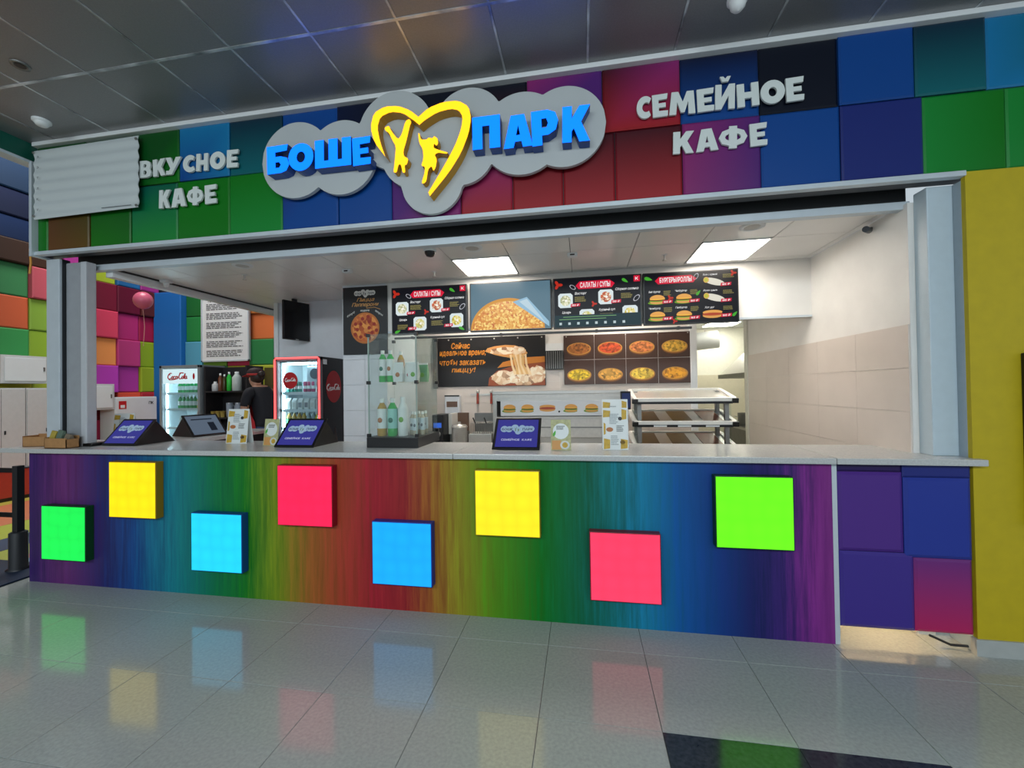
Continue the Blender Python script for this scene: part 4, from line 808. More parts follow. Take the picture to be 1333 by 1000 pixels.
PLG = mat('green_plastic', (20, 150, 70), .2, spec=.6); PLT = mat('teal_plastic', (20, 140, 120), .25); PLM = mat('magenta_can', (170, 30, 90), .3, .3); PLO = mat('orange_can', (230, 120, 30), .3, .2); PLA = mat('amber_drink', (190, 150, 70), .25); PLY = mat('yellow_drink', (226, 200, 40), .3); CARD = mat('white_carton', (225, 226, 224), .45); PLGY = mat('grey_bottle', (150, 156, 160), .3)
def row(meshes, name, label, cat, group, x0, x1, n, y, z, jit=.0):
    for k in range(n):
        o = link(name, meshes[min(len(meshes) - 1, int(k * len(meshes) / n))], None, (x0 + (x1 - x0) * k / max(1, n - 1), y, z)); o.rotation_euler = (0, 0, random.uniform(0, 6)); tag(o, label, cat, group)
def fridge(name, label, x0, x1, y0, y1, z0, z1, body, shelves, led, frame):
    t = thing(name, label, 'fridge', ((x0 + x1) / 2, y0, z0)); w = (x1 - x0) / 2; d = y1 - y0; h = z1 - z0; wi = w - .05
    INN = mat('fridge_liner', (225, 236, 240), .4)
    MB().box(-w, -wi, .05, d, .0, h, body, .004).build('side_wall', t); MB().box(wi, w, .05, d, .0, h, body, .004).build('side_wall', t)
    MB().box(-wi, wi, d - .04, d, .0, h, body).build('rear_wall', t); MB().box(-wi, wi, .05, d, h - .06, h, body).build('roof', t); MB().box(-wi, wi, .05, d, 0, .16, body).build('plinth', t)
    MB().box(-wi, wi, d - .05, d - .04, .16, h - .06, INN).build('liner', t)
    for sx in (-1, 1): MB().box(sx * wi - .004, sx * wi + .004, .07, d - .05, .16, h - .06, INN).build('liner_side', t)
    for z in shelves:
        s = MB().box(-wi + .006, wi - .006, .08, d - .06, z - z0 - .012, z - z0, mat('shelf_wire', (206, 214, 218), .35), .002).build('shelf', t)
        MB().box(-wi + .006, wi - .006, .074, .08, z - z0 - .035, z - z0, mat('price_rail', (214, 220, 224), .4)).build('price_rail', s)
    MB().box(-wi + .006, -wi + .022, .075, .09, .2, h - .10, emi('fridge_led', (222, 246, 255), 24.)).build('led_strip', t)
    MB().box(-wi + .03, wi - .03, .10, .13, h - .085, h - .065, emi('fridge_led', (0, 0, 0), led)).build('led_strip', t)
    dr = MB().box(-wi, wi, .03, .036, .12, h - .03, glass('fridge_glass', (236, 246, 248), .05)).build('door', t)
    f = MB(); fwid = .045
    for a in ((-w, -w + fwid, .0, h), (w - fwid, w, .0, h), (-w, w, h - fwid, h), (-w, w, 0, .14)): f.box(a[0], a[1], .0, .05, a[2], a[3], frame, .004)
    f.build('door_frame', dr); MB().tube([(w - .02, -.012, h * .40), (w - .02, -.03, h * .42), (w - .02, -.03, h * .62), (w - .02, -.012, h * .64)], .008, STEEL).build('handle', dr)
    return t, w, d, h, dr
# red lit fridge beside the column
t, w, d, h, dr = fridge('drinks_fridge', 'black drinks fridge with glowing red door frame beside the white column', -2.235, -1.62, 1.5, 2.0, .14, 2.09, mat('fridge_black', (26, 20, 22), .25), (1.67, 1.46, 1.24, 1.02), 9., mat('fridge_frame_grey', (120, 110, 116), .4))
q = MB(); q.tube([(-w + .012, -.006, .2), (-w + .012, -.006, h - .03), (-w + .03, -.006, h - .012), (w - .03, -.006, h - .012), (w - .012, -.006, h - .03), (w - .012, -.006, .2)], .009, emi('red_neon', (255, 64, 64), 4.5)); q.build('neon_frame', dr)
q = MB(); q.disc(-.11, h - .28, .10, .10, .026, REDD, 28); q.build('round_decal', dr); script(dr, -.185, h - .29, .15, .022, CW, .004)
q = MB(); q.box(.04, .24, .12, .3, h - .36, h - .10, mat('evaporator', (190, 206, 216), .4), .02); q.build('cooling_unit', t); q = MB(); q.lathe([(.0, .0), (.06, .0), (.065, .01)], mat('fan_grey', (70, 84, 100), .5), n=20, M=Matrix.Translation((.16, .118, h - .20)) @ Matrix.Rotation(math.pi / 2, 4, 'X')); q.build('fan', t)
sd = MB(); N = 32; sd.add([(w + .002, .27 + .16 * math.cos(2 * math.pi * i / N), h - .36 + .20 * math.sin(2 * math.pi * i / N)) for i in range(N)], [tuple(range(N))], REDD); sd.build('side_disc', t)
so = script(t, -.16, -.03, .28, 0, CW, .004); so.location = (w + .006, .27, h - .37); so.rotation_euler = (0, 0, math.pi / 2)
q = MB(); q.lathe([(.05, 0), (.055, .1), (.04, .2), (.055, .32), (.02, .46), (.018, .52), (0, .53)], mat('print_bottle_brown', (58, 40, 36), .4), n=16, M=Matrix.Translation((w + .0, .30, .55)) @ Matrix.Diagonal((.05, 1, 1, 1))); q.build('side_bottle_print', t)
MB().box(w, w + .003, .06, .13, h - .09, h - .03, CW).build('energy_label', t)
for mm, lab, a, b_, n in ((can_mesh(.125, .0235, PLT), 'green soft drink can on the top shelf of the red lit fridge', -2.13, -1.985, 4), (can_mesh(.125, .0235, PLM), 'magenta soft drink can on the top shelf of the red lit fridge', -1.91, -1.80, 3), (can_mesh(.125, .0235, PLO), 'orange soft drink can on the top shelf of the red lit fridge', -1.73, -1.69, 1)):
    row([mm], 'drink_can', lab, 'can', 'cans on the top shelf of the red lit fridge', a, b_, n, 1.63, 1.67)
def carton(c1, c2): b = MB(); b.box(-.03, .03, -.03, .03, 0, .10, c1, .003); b.add([(-.03, -.03, .10), (.03, -.03, .10), (.03, .03, .10), (-.03, .03, .10), (-.028, 0, .135), (.028, 0, .135)], [(0, 1, 5, 4), (1, 2, 5), (2, 3, 4, 5), (3, 0, 4)], c1); b.box(-.022, .022, -.0315, -.03, .02, .08, c2); return b.mesh('drink_carton')
cm = [carton(CARD, mat('print_pale', (200, 200, 196), .5)), carton(CARD, mat('print_grey', (110, 116, 124), .5))]
for k in range(6): o = link('drink_carton', cm[(k // 2) % 2], None, (-2.13 + k * .083, 1.63, 1.46)); tag(o, 'white drink carton with pale front on the second shelf of the red lit fridge' if (k // 2) % 2 == 0 else 'white drink carton with grey front on the second shelf of the red lit fridge', 'carton', 'cartons in the red lit fridge')
row([bottle_mesh(.19, .03, PLA, CAPW, PLG)], 'drink_bottle', 'amber bottle with green label on the third shelf of the red lit fridge', 'bottle', 'bottles on the third shelf of the red lit fridge', -2.13, -1.93, 4, 1.63, 1.24)
row([bottle_mesh(.19, .03, PLGY, CAPW, PLG)], 'drink_bottle', 'grey bottle with green label on the third shelf of the red lit fridge', 'bottle', 'bottles on the third shelf of the red lit fridge', -1.865, -1.80, 2, 1.63, 1.24)
row([bottle_mesh(.19, .03, PLY, CAPW, PLG)], 'drink_bottle', 'yellow bottle on the third shelf of the red lit fridge', 'bottle', 'bottles on the third shelf of the red lit fridge', -1.745, -1.682, 2, 1.63, 1.24)
row([bottle_mesh(.19, .03, CARD, CAPW, PLGY)], 'drink_bottle', 'white bottle on the lowest shelf of the red lit fridge', 'bottle', 'bottles on the lowest shelf of the red lit fridge', -2.13, -1.70, 7, 1.63, 1.02)
# pale fridge in the play zone
t, w, d, h, dr = fridge('drinks_fridge', 'pale grey drinks fridge with bright cyan white light by the coloured wall', -5.66, -4.86, 3.0, 3.5, .0, 2.15, mat('fridge_grey', (122, 128, 132), .35), (1.69, 1.42, 1.10), 9., mat('fridge_frame_silver', (138, 144, 148), .35))
MB().box(-w + .05, w - .05, .018, .028, h - .31, h - .06, emi('header_light', (214, 240, 246), .95)).build('light_header', dr); script(dr, -.26, h - .23, .40, .012, CR, .008); q = MB(); q.disc(.27, h - .19, .022, .055, .012, CR, 12); q.build('bottle_mark', dr)
row([bottle_mesh(.20, .034, PLG, CAPG, CARD)], 'drink_bottle', 'green bottle on the upper shelf of the pale fridge', 'bottle', 'bottles on the upper shelf of the pale fridge', -5.42, -4.95, 7, 3.16, 1.69)
row([bottle_mesh(.22, .034, PLG, CAPW, CARD)], 'drink_bottle', 'green bottle on the middle shelf of the pale fridge', 'bottle', 'bottles on the middle shelf of the pale fridge', -5.42, -5.12, 5, 3.16, 1.42)
row([bottle_mesh(.22, .034, PLY, CAPW, CARD)], 'drink_bottle', 'yellow bottle on the middle shelf of the pale fridge', 'bottle', 'bottles on the middle shelf of the pale fridge', -5.04, -4.96, 2, 3.16, 1.42)
t = thing('carton_case', 'white case of cartons at the bottom of the pale fridge', 'box', (-5.18, 3.24, 1.10)); MB().box(-.22, .22, -.12, .12, 0, .16, CARD, .006).build('case', t)
for k in range(6): MB().box(-.19 + k * .068, -.15 + k * .068, -.123, -.12, .05, .08, mat('print_grey', (0, 0, 0))).build('printed_mark', t)

# ------------------------------------------------------------------ GLASS DISPLAY CASE on the worktop
t = thing('display_case', 'two tier glass display case on a black base standing on the worktop', 'display case', (-.098, .46, 1.20)); GLS = glass('case_glass', (247, 251, 250), .05)
MB().box(-.225, .225, -.25, .26, 0, .085, BLACK, .004).build('base', t)
X0, X1, Y0, Y1 = -.21, .21, -.235, .245
for a in ((X0, X1, Y0, Y0 + .005), (X0, X1, Y1 - .005, Y1), (X0, X0 + .005, Y0, Y1), (X1 - .005, X1, Y0, Y1)):
    MB().box(*a, .085, .535, GLS).build('glass_pane', t); MB().box(*a, .54, .94, GLS).build('glass_pane', t)
MB().box(X0, X1, Y0, Y1, .935, .941, GLS).build('glass_top', t); MB().box(X0, X1, Y0, Y1, .533, .541, GLS).build('glass_shelf', t)
for z in (.10, .537, .93):
    for x in (X0, X1):
        for y in (Y0, Y1): MB().box(x - .014, x + .014, y - .014, y + .014, z - .014, z + .014, BLACK, .003).build('corner_clamp', t)
for x in (X0, X1): MB().box(x - .004, x + .004, Y0 - .004, Y0 + .006, .085, .94, mat('glass_edge', (150, 170, 164), .2)).build('edge_strip', t)
def dbottle(label, group, x, y, z, h, r, liquid, cap, lab, picc):
    o = thing('drink_bottle', label, 'bottle', (x, y, z), group=group)
    MB().lathe([(r * .9, 0), (r, h * .03), (r, h * .70), (r * .8, h * .78), (r * .45, h * .86), (r * .42, h * .90)], liquid, n=16).build('body', o); MB().lathe([(r * .5, h * .88), (r * .5, h), (0, h)], cap, n=16).build('cap', o)
    l = MB().lathe([(r * 1.015, h * .20), (r * 1.015, h * .72)], lab, n=16).build('label_wrap', o); q = MB(); q.sphere((0, -r * 1.01, h * .42), (r * .5, r * .12, h * .07), picc, 10); q.build('fruit_print', l); return o
LB1 = mat('label_white', (226, 230, 228), .45); LB2 = mat('label_mint', (150, 206, 196), .45); BGR = mat('bottle_green', (60, 176, 84), .15, spec=.7); FA = mat('print_almond', (176, 110, 60), .5); FL = mat('print_leaf_teal', (30, 110, 90), .5); FG = mat('print_apple', (110, 170, 60), .5); FR = mat('print_cherry', (170, 40, 70), .5)
cx, cy = -.098, .46
dbottle('green bottle with a leaf print on the upper tier of the glass case', None, cx - .135, cy - .13, 1.742, .27, .032, BGR, CAPW, LB1, FL)
dbottle('green bottle with an almond print on the upper tier of the glass case', None, cx - .065, cy - .13, 1.742, .27, .032, BGR, CAPW, LB1, FA)
dbottle('clear brown bottle on the upper tier of the glass case', None, cx - .02, cy - .02, 1.742, .27, .030, PLA, CAPW, mat('label_tan', (190, 150, 110), .5), FA)
dbottle('tall white bottle with an almond print on the lower tier of the glass case', None, cx - .15, cy - .12, 1.285, .32, .042, PLA, CAPW, LB1, FA)
dbottle('tall mint bottle with a leaf print on the lower tier of the glass case', None, cx - .055, cy - .12, 1.285, .32, .042, BGR, CAPW, LB2, FL)
dbottle('tall white bottle with an apple print on the lower tier of the glass case', None, cx + .035, cy - .11, 1.285, .33, .042, LB1, CAPW, LB1, FG)
for k in range(5): dbottle('small clear bottle with pale label on the lower tier of the glass case', 'small clear bottles in the glass case', cx + (.08, .125, .165, .10, .15)[k], cy + (-.02, -.06, .0, .08, .11)[k], 1.285, .20, .022, mat('clear_drink', (190, 180, 160), .2), CAPW, mat('label_pale_blue', (200, 212, 218), .45), mat('print_grey', (0, 0, 0)))
for k, (x, y, c, nm) in enumerate(((.02, -.15, FA, 'an almond'), (.10, -.10, FR, 'a cherry'), (.155, -.15, FG, 'an apple'), (.17, .02, FG, 'a lime'))):
    o = thing('snack_pouch', 'white snack pouch with %s print on the upper tier of the glass case' % nm, 'pouch', (cx + x, cy + y, 1.742))
    vs = [(-.04, -.02, 0), (.04, -.02, 0), (.04, .02, 0), (-.04, .02, 0), (-.045, -.028, .07), (.045, -.028, .07), (.045, .028, .07), (-.045, .028, .07), (-.04, -.003, .15), (.04, -.003, .15), (.04, .003, .15), (-.04, .003, .15)]
    b = MB(); b.add(vs, [(3, 2, 1, 0), (8, 9, 10, 11)] + [(r * 4 + i, r * 4 + (i + 1) % 4, r * 4 + 4 + (i + 1) % 4, r * 4 + 4 + i) for r in (0, 1) for i in range(4)], CARD if nm != 'a lime' else mat('pouch_green', (120, 170, 130), .4)); b.build('bag', o); b = MB(); b.sphere((0, -.027, .06), (.02, .004, .02), c, 10); b.build('fruit_print', o); MB().box(-.04, .04, -.004, .004, .15, .165, LB1).build('seal', o)
# ------------------------------------------------------------------ TABLETS on stands
SCR = emi('tablet_screen', (64, 64, 158), .72)
def tablet(label, x, y, rz=0., pale=False):
    t = thing('tablet_stand', label, 'tablet', (x, y, 1.20), rz); W2 = .185; D, H = .20, .225
    b = MB(); b.add([(-W2 + .03, .02, 0), (W2 - .03, .02, 0), (W2 - .03, .40, 0), (-W2 + .03, .40, 0), (-W2 + .03, D + .012, H - .01), (W2 - .03, D + .012, H - .01)], [(3, 2, 1, 0), (0, 1, 5, 4), (1, 2, 5), (2, 3, 4, 5), (3, 0, 4)], BLACK); b.build('stand', t)
    a = math.atan2(H, D); L = math.hypot(D, H); M_ = Matrix.Rotation(-(math.pi / 2 - a), 4, 'X')
    hb = MB(); hb.box(-W2, W2, -.014, .0, .0, L, BLACK, .005, M_); hs = hb.build('bezel', t)
    sc_ = MB(); sc_.box(-W2 + .022, W2 - .022, -.0155, -.013, .02, L - .022, emi('tablet_pale', (110, 126, 146), .6) if pale else SCR, 0, M_); so = sc_.build('screen', t)
    e = bpy.data.objects.new('screen_print', None)
    if not pale:
        lg = cloud_logo(so, 0, .185, .27, -.017, emi('logo_pale', (150, 178, 206), .8), emi('logo_dark', (50, 60, 90), .5), emi('logo_fig', (120, 150, 120), .6)); lg.matrix_local = M_
        lg = pic_text(so, 'СЕМЕЙНОЕ  КАФЕ', -.12, .12, .075, .10, -.0165, emi('logo_white', (190, 196, 230), .8), GB); lg.matrix_local = M_
    else:
        lg = MB(); lg.rect(.03, .10, .06, .18, -.0165, emi('pos_dark', (40, 50, 66), .4)); lg.rect(-.12, .10, .22, .235, -.0165, emi('pos_dark', (0, 0, 0))); lg = lg.build('screen_window', so); lg.matrix_local = M_
tablet('tablet on a black wedge stand near the grey boxed column', -2.75, .17)
tablet('tablet on a black wedge stand in front of the red lit fridge', -.955, .16)
tablet('tablet on a black wedge stand between the glass case and the menu cards', .935, .15)
# return worktop on the left side of the shop
t = thing('side_counter', 'dark side counter with pale top along the open left side', 'counter', (-2.73, 1.17, .14)); MB().box(-.24, .22, -.50, .62, 0, 1.02, mat('side_counter_dark', (38, 36, 42), .5)).build('body', t); MB().box(-.27, .25, -.54, .65, 1.02, 1.06, WT, .005).build('top', t)
tablet('till tablet with pale screen facing the staff on the side counter', -2.62, 1.0, math.radians(78), True)
# ------------------------------------------------------------------ menu cards
GOLD = mat('card_gold', (196, 160, 50), .5, noise=.15, scale=40); INK = mat('card_ink', (96, 100, 100), .6)
def card(label, x, y, w_, h_, rz=0., style=0, z=1.20):
    t = thing('menu_card', label, 'menu card', (x, y, z), rz); M_ = Matrix.Rotation(math.radians(-7), 4, 'X'); PT = []
    s_ = MB(); s_.box(-w_ / 2, w_ / 2, -.002, .001, 0, h_, mat('card_white', (222, 228, 228), .4), 0, M_); s_.build('front_sheet', t)
    s_ = MB(); s_.box(-w_ / 2, w_ / 2, -.001, .001, 0, h_ * .96, mat('card_white', (0, 0, 0)), 0, Matrix.Translation((0, h_ * .26, 0)) @ Matrix.Rotation(math.radians(8), 4, 'X')); s_.build('rear_leg', t); y_ = -.0035
    if style == 0:
        b = MB()
        for cx_, cz_, a, c in ((-.33, .86, .30, .18), (.36, .84, .20, .26), (-.34, .14, .26, .26), (.34, .14, .28, .24), (-.42, .5, .08, .3)):
            b.flat([(w_ * (cx_ - a / 2), h_ * (cz_ - c / 2)), (w_ * (cx_ + a / 2.2), h_ * (cz_ - c / 2.4)), (w_ * (cx_ + a / 2), h_ * (cz_ + c / 2.6)), (w_ * (cx_ - a / 2.2), h_ * (cz_ + c / 2))], y_, GOLD)
        PT.append(b.build('printed_corner', t)); b = MB(); b.disc(-w_ * .22, h_ * .48, w_ * .14, h_ * .055, y_, FA, 14); b.disc(w_ * .20, h_ * .74, w_ * .08, h_ * .045, y_, DARK, 12); b.disc(w_ * .28, h_ * .18, w_ * .10, h_ * .05, y_, BR, 12); PT.append(b.build('printed_food', t))
        PT.append(pic_lines(t, -w_ * .22, w_ * .16, h_ * .60, h_ * .86, 7, y_ - .0002, mat('card_grey_ink', (150, 160, 164), .6))); PT.append(pic_lines(t, w_ * .05, w_ * .36, h_ * .42, h_ * .58, 5, y_ - .0002, INK)); PT.append(pic_lines(t, -w_ * .18, w_ * .16, h_ * .10, h_ * .34, 6, y_ - .0002, mat('card_grey_ink', (0, 0, 0))))
    else:
        b = MB(); b.rect(-w_ / 2, w_ / 2, 0, h_, y_ + .0004, mat('card_olive', (176, 176, 130), .5, noise=.2, scale=40)); b.disc(0, h_ * .62, w_ * .40, h_ * .26, y_, mat('card_white', (0, 0, 0)), 20); b.rect(-w_ * .45, w_ * .0, h_ * .02, h_ * .32, y_ - .0001, mat('card_orange', (206, 150, 84), .5)); b.disc(w_ * .2, h_ * .17, w_ * .24, h_ * .14, y_ - .0003, mat('card_plate', (206, 210, 206), .4), 18); b.disc(w_ * .2, h_ * .17, w_ * .14, h_ * .09, y_ - .0004, GOLD, 14); PT.append(b.build('printed_picture', t))
        PT.append(pic_lines(t, -w_ * .22, w_ * .26, h_ * .66, h_ * .80, 3, y_ - .0006, mat('card_dark_ink', (40, 56, 44), .6))); PT.append(pic_leaf(t, -w_ * .32, h_ * .55, w_ * .3, y_ - .0006, 0, 1.2))
    for o in PT: o.matrix_local = M_
card('gold cornered menu card beside the grey boxed column', -3.12, .48, .21, .28, .15)
card('gold cornered menu card standing alone on the worktop behind the cyan light box', -1.735, .40, .22, .32)
card('small olive menu card leaning next to the tablet by the red lit fridge', -1.27, .27, .155, .235, -.1, 1)
card('small olive menu card standing next to the tablet by the glass case', 1.28, .17, .15, .23, .05, 1)
card('tall gold cornered menu card in front of another card', 1.685, .22, .185, .315)
card('tall gold cornered menu card half hidden behind another card', 1.70, .40, .20, .375)
# cardboard trays with bags, card reader
KR = mat('kraft_cardboard', (168, 124, 78), .7, noise=.08, scale=30)
def tray(label, x, y, w_, d_, h_, rz):
    t = thing('cardboard_tray', label, 'tray', (x, y, 1.20), rz); MB().box(-w_ / 2, w_ / 2, -d_ / 2, d_ / 2, 0, .006, KR).build('bottom', t)
    for k, a in enumerate(((-w_ / 2, w_ / 2, -d_ / 2, -d_ / 2 + .005), (-w_ / 2, w_ / 2, d_ / 2 - .005, d_ / 2), (-w_ / 2, -w_ / 2 + .005, -d_ / 2, d_ / 2), (w_ / 2 - .005, w_ / 2, -d_ / 2, d_ / 2))): MB().box(*a, 0, h_ * (1, 1.2, 1.1, .9)[k], KR).build('side', t)
    return t
tray('kraft cardboard tray on the worktop left of the pale post', -3.58, .14, .20, .14, .09, .2)
tray('kraft cardboard tray with paper bags in front of the grey column', -3.17, .025, .24, .10, .09, 0)
for k, (x, c, hh) in enumerate(((-3.245, (170, 150, 60), .15), (-3.17, (90, 110, 96), .155), (-3.09, (120, 108, 90), .12))):
    t = thing('paper_bag', ('yellow', 'grey green', 'brown')[k] + ' folded paper bag sticking out of the cardboard tray', 'bag', (x, .025, 1.206)); b = MB(); b.add([(-.03, -.03, 0), (.03, -.03, 0), (.03, .03, 0), (-.03, .03, 0), (-.035, -.02, hh * .6), (.032, -.025, hh * .62), (.03, .02, hh * .58), (-.03, .025, hh * .6), (-.03, -.004, hh), (.034, -.008, hh * .94), (.034, .004, hh * .94), (-.03, .006, hh)], [(3, 2, 1, 0), (8, 9, 10, 11)] + [(r * 4 + i, r * 4 + (i + 1) % 4, r * 4 + 4 + (i + 1) % 4, r * 4 + 4 + i) for r in (0, 1) for i in range(4)], mat('bag_%d' % c[0], c, .7, noise=.15)); b.build('bag_body', t); MB().box(-.026, .03, -.010, -.006, hh * .66, hh * .86, mat('bag_label_%d' % k, tuple(min(255, v + 40) for v in c), .6)).build('bag_label', t)
t = thing('card_reader', 'black card reader with coiled cable beside the tablet near the column', 'card reader', (-3.02, .20, 1.20)); MB().box(-.05, .05, -.09, .09, 0, .03, BLACK, .008).build('body', t); MB().box(-.035, .035, .02, .07, .03, .032, mat('reader_screen', (50, 60, 66), .2)).build('screen', t)
MB().tube([(.05, 0, .012), (.09, .05, .012), (.02, .13, .012), (-.09, .08, .012), (-.07, -.06, .012)], .006, DARK).build('cable', t)
# television above the red lit fridge
t = thing('television', 'black television turned sideways above the red lit fridge', 'television', (-2.20, 1.86, 2.34)); R_ = Matrix.Rotation(math.radians(-62 + 0), 4, 'Z')
R_ = Matrix.Rotation(math.atan2(.315, .11), 4, 'Z'); q = MB(); q.box(-.18, .18, -.015, .02, 0, .50, BLACK, .006, R_); q.build('housing', t); q = MB(); q.box(-.168, .168, -.0165, -.014, .015, .488, mat('dark_screen', (0, 0, 0)), 0, R_); q.build('screen', t); q = MB(); q.box(-.03, .03, .02, .05, .3, .54, DARK, 0, R_); q.build('ceiling_mount', t); q = MB(); q.box(-.02, .02, -.0175, -.0165, .004, .012, STEEL, 0, R_); q.build('badge', t)

# ------------------------------------------------------------------ PLAY ZONE at the left
wl = sroot('wall_left', 'far left wall of protruding coloured cubes', (-8.1, 0, 0)); wl.rotation_euler = (0, 0, math.pi / 2)   # local x runs along world Y
MB().box(-5, 5.05, .03, .12, 0, 7.5, DARK).build('backing', wl)
PLAYP = colattr('play_wall_panel', .55, .3, .05)
YB = [-1.36 + .46 * k for k in range(14)] + [5.03]; ZB = [.5, 1.17, 1.72, 2.27, 2.83, 3.39, 3.95, 4.35]
rnd = random.Random(5); pool = [(206, 70, 60), (60, 140, 70), (170, 190, 50), (230, 140, 70), (180, 60, 150), (40, 110, 170), (200, 60, 100), (110, 160, 60)]
fixed = {  # (column start, row) -> colour
 (2.78, 1.72): (176, 190, 60), (2.78, 2.27): (160, 196, 60), (2.78, 2.83): (150, 190, 70), (2.78, 3.39): (214, 96, 110), (2.32, 1.72): (206, 196, 60), (2.32, 2.27): (60, 150, 80), (2.32, 2.83): (206, 96, 60), (2.32, 3.39): (60, 130, 80), (1.86, 2.83): (200, 84, 56), (1.86, 3.39): (56, 124, 76), (1.86, 2.27): (54, 140, 76),
 (3.70, 3.39): (120, 24, 50), (4.16, 3.39): (110, 20, 50), (4.62, 3.39): (100, 40, 40), (3.70, 2.83): (226, 70, 100), (4.16, 2.83): (196, 50, 120), (4.62, 2.83): (186, 36, 84), (3.70, 2.27): (246, 154, 84), (4.16, 2.27): (206, 66, 130), (4.62, 2.27): (166, 196, 44),
 (3.70, 1.72): (196, 66, 186), (4.16, 1.72): (186, 60, 160), (4.62, 1.72): (176, 196, 44), (3.70, 1.17): (130, 34, 46), (4.16, 1.17): (226, 84, 54), (4.62, 1.17): (216, 56, 64), (2.78, 3.95): (70, 44, 30), (2.32, 3.95): (60, 40, 30), (1.86, 3.95): (56, 40, 30)}
for i in range(len(YB) - 1):
    for j in range(len(ZB) - 1):
        c = None
        for (a, b_), v in fixed.items():
            if abs(a - YB[i]) < .05 and abs(b_ - ZB[j]) < .05: c = v
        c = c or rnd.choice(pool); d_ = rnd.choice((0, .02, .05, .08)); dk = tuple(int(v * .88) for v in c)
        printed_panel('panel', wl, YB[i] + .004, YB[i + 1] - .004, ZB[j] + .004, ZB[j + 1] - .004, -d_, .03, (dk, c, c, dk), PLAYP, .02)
for j, (z0, z1, c) in enumerate(((4.35, 4.75, (16, 52, 104)), (4.75, 5.2, (10, 34, 80)), (5.2, 5.75, (22, 68, 112)), (5.75, 6.4, (8, 26, 60)), (6.4, 7.4, (18, 56, 104)))):
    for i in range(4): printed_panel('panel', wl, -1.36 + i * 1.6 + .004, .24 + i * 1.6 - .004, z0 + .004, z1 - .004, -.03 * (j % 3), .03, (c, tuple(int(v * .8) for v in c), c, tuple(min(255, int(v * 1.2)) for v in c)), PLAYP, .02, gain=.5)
wf = sroot('wall_far', 'far wall of coloured cubes behind the play zone', (0, 5.03, 0))
MB().box(-8.2, -1.2, .03, .12, 0, 7.5, DARK).build('backing', wf)
XB = [-8.06, -7.33, -6.89, -6.29, -5.70, -5.10, -4.73, -4.2, -3.6, -3.0, -2.4]
fx = {(1, 2.27): (90, 170, 200), (1, 2.83): (40, 140, 70), (1, 3.39): (30, 110, 50), (4, 2.83): (226, 120, 66), (4, 2.27): (50, 136, 76), (5, 2.27): (100, 170, 60), (5, 2.83): (90, 170, 70), (4, 1.72): (180, 190, 60), (5, 1.72): (170, 186, 66), (3, 1.72): (190, 190, 70), (1, 1.72): (60, 160, 190), (2, 1.72): (60, 130, 80), (4, 1.17): (190, 180, 80), (5, 1.17): (170, 170, 70)}
printed_panel('panel', wf, -8.06, -7.334, .5, 3.95, -.14, .03, ((36, 116, 190), (36, 120, 196), (30, 104, 180), (30, 104, 180)), PLAYP, .02)
for i in range(1, len(XB) - 1):
    for j in range(len(ZB) - 1):
        c = fx.get((i, ZB[j])) or rnd.choice(pool); d_ = rnd.choice((0, .02, .05)); dk = tuple(int(v * .9) for v in c)
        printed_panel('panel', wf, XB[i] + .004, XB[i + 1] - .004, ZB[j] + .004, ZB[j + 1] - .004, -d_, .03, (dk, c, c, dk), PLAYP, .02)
for i in range(5): printed_panel('panel', wf, -8.06 + i * 1.4, -6.67 + i * 1.4, 4.36, 5.5, 0, .03, ((24, 74, 140),) * 4, PLAYP, .02)
struct(MB().box(-8.3, -3.5, -4, 5.1, 7.4, 7.5, DARK).build('ceiling'), 'dark high ceiling of the play zone')
# notice board on the far wall
t = thing('notice_board', 'large white framed notice board full of text on the cube wall', 'notice board', (-6.23, 4.92, 2.36)); MB().box(-.59, .59, 0, .05, 0, 1.40, WHITE, .006).build('board', t)
f = MB()
for a in ((-.60, .60, 0, .03), (-.60, .60, 1.38, 1.41), (-.60, -.57, 0, 1.41), (.57, .60, 0, 1.41)): f.box(a[0], a[1], -.012, .02, a[2], a[3], ALU)
f.build('frame', t); NI = mat('notice_ink', (96, 96, 100), .6); random.seed(21)
for k in range(6): pic_lines(t, -.47, .47, .10 + k * .205, .10 + k * .205 + .15, 4, -.004, NI, .25)
pic_text(t, 'ПРАВИЛА ПОСЕЩЕНИЯ', -.42, .42, 1.31, 1.35, -.004, mat('notice_bold', (50, 50, 54), .6), GB)
# lockers on a red plinth, upper cabinets, hydrant cabinet
LKM = mat('locker_white', (206, 206, 206), .45, noise=.03); RPL = mat('red_plinth', (176, 58, 44), .5, noise=.05)
t = thing('locker_plinth', 'long red plinth under the white lockers', 'plinth', (-7.80, 1.9, 0)); MB().box(-.24, .24, -3.2, 2.9, 0, .50, RPL, .006).build('box', t); MB().box(.235, .245, -3.2, 2.9, 0, .06, BLACK).build('kick_strip', t); MB().box(-.245, .25, -3.2, 2.9, .488, .502, DARK).build('top_edge', t)
for k in range(6):
    t = thing('locker', 'white two door locker in the row along the cube wall', 'locker', (-7.78, 2.405 - .56 + (k - 4) * .60 + .28, .502), group='white lockers on the red plinth'); MB().box(-.22, .20, -.295, .295, 0, 1.30, LKM, .004).build('body', t)
    for s_ in (-1, 1):
        d_ = MB().box(.20, .216, min(0, s_ * .29) + .004, max(0, s_ * .29) - .004, .02, 1.28, LKM, .003).build('door', t); MB().box(.216, .228, s_ * .04 - .008, s_ * .04 + .008, .56, .62, DARK).build('handle', d_)
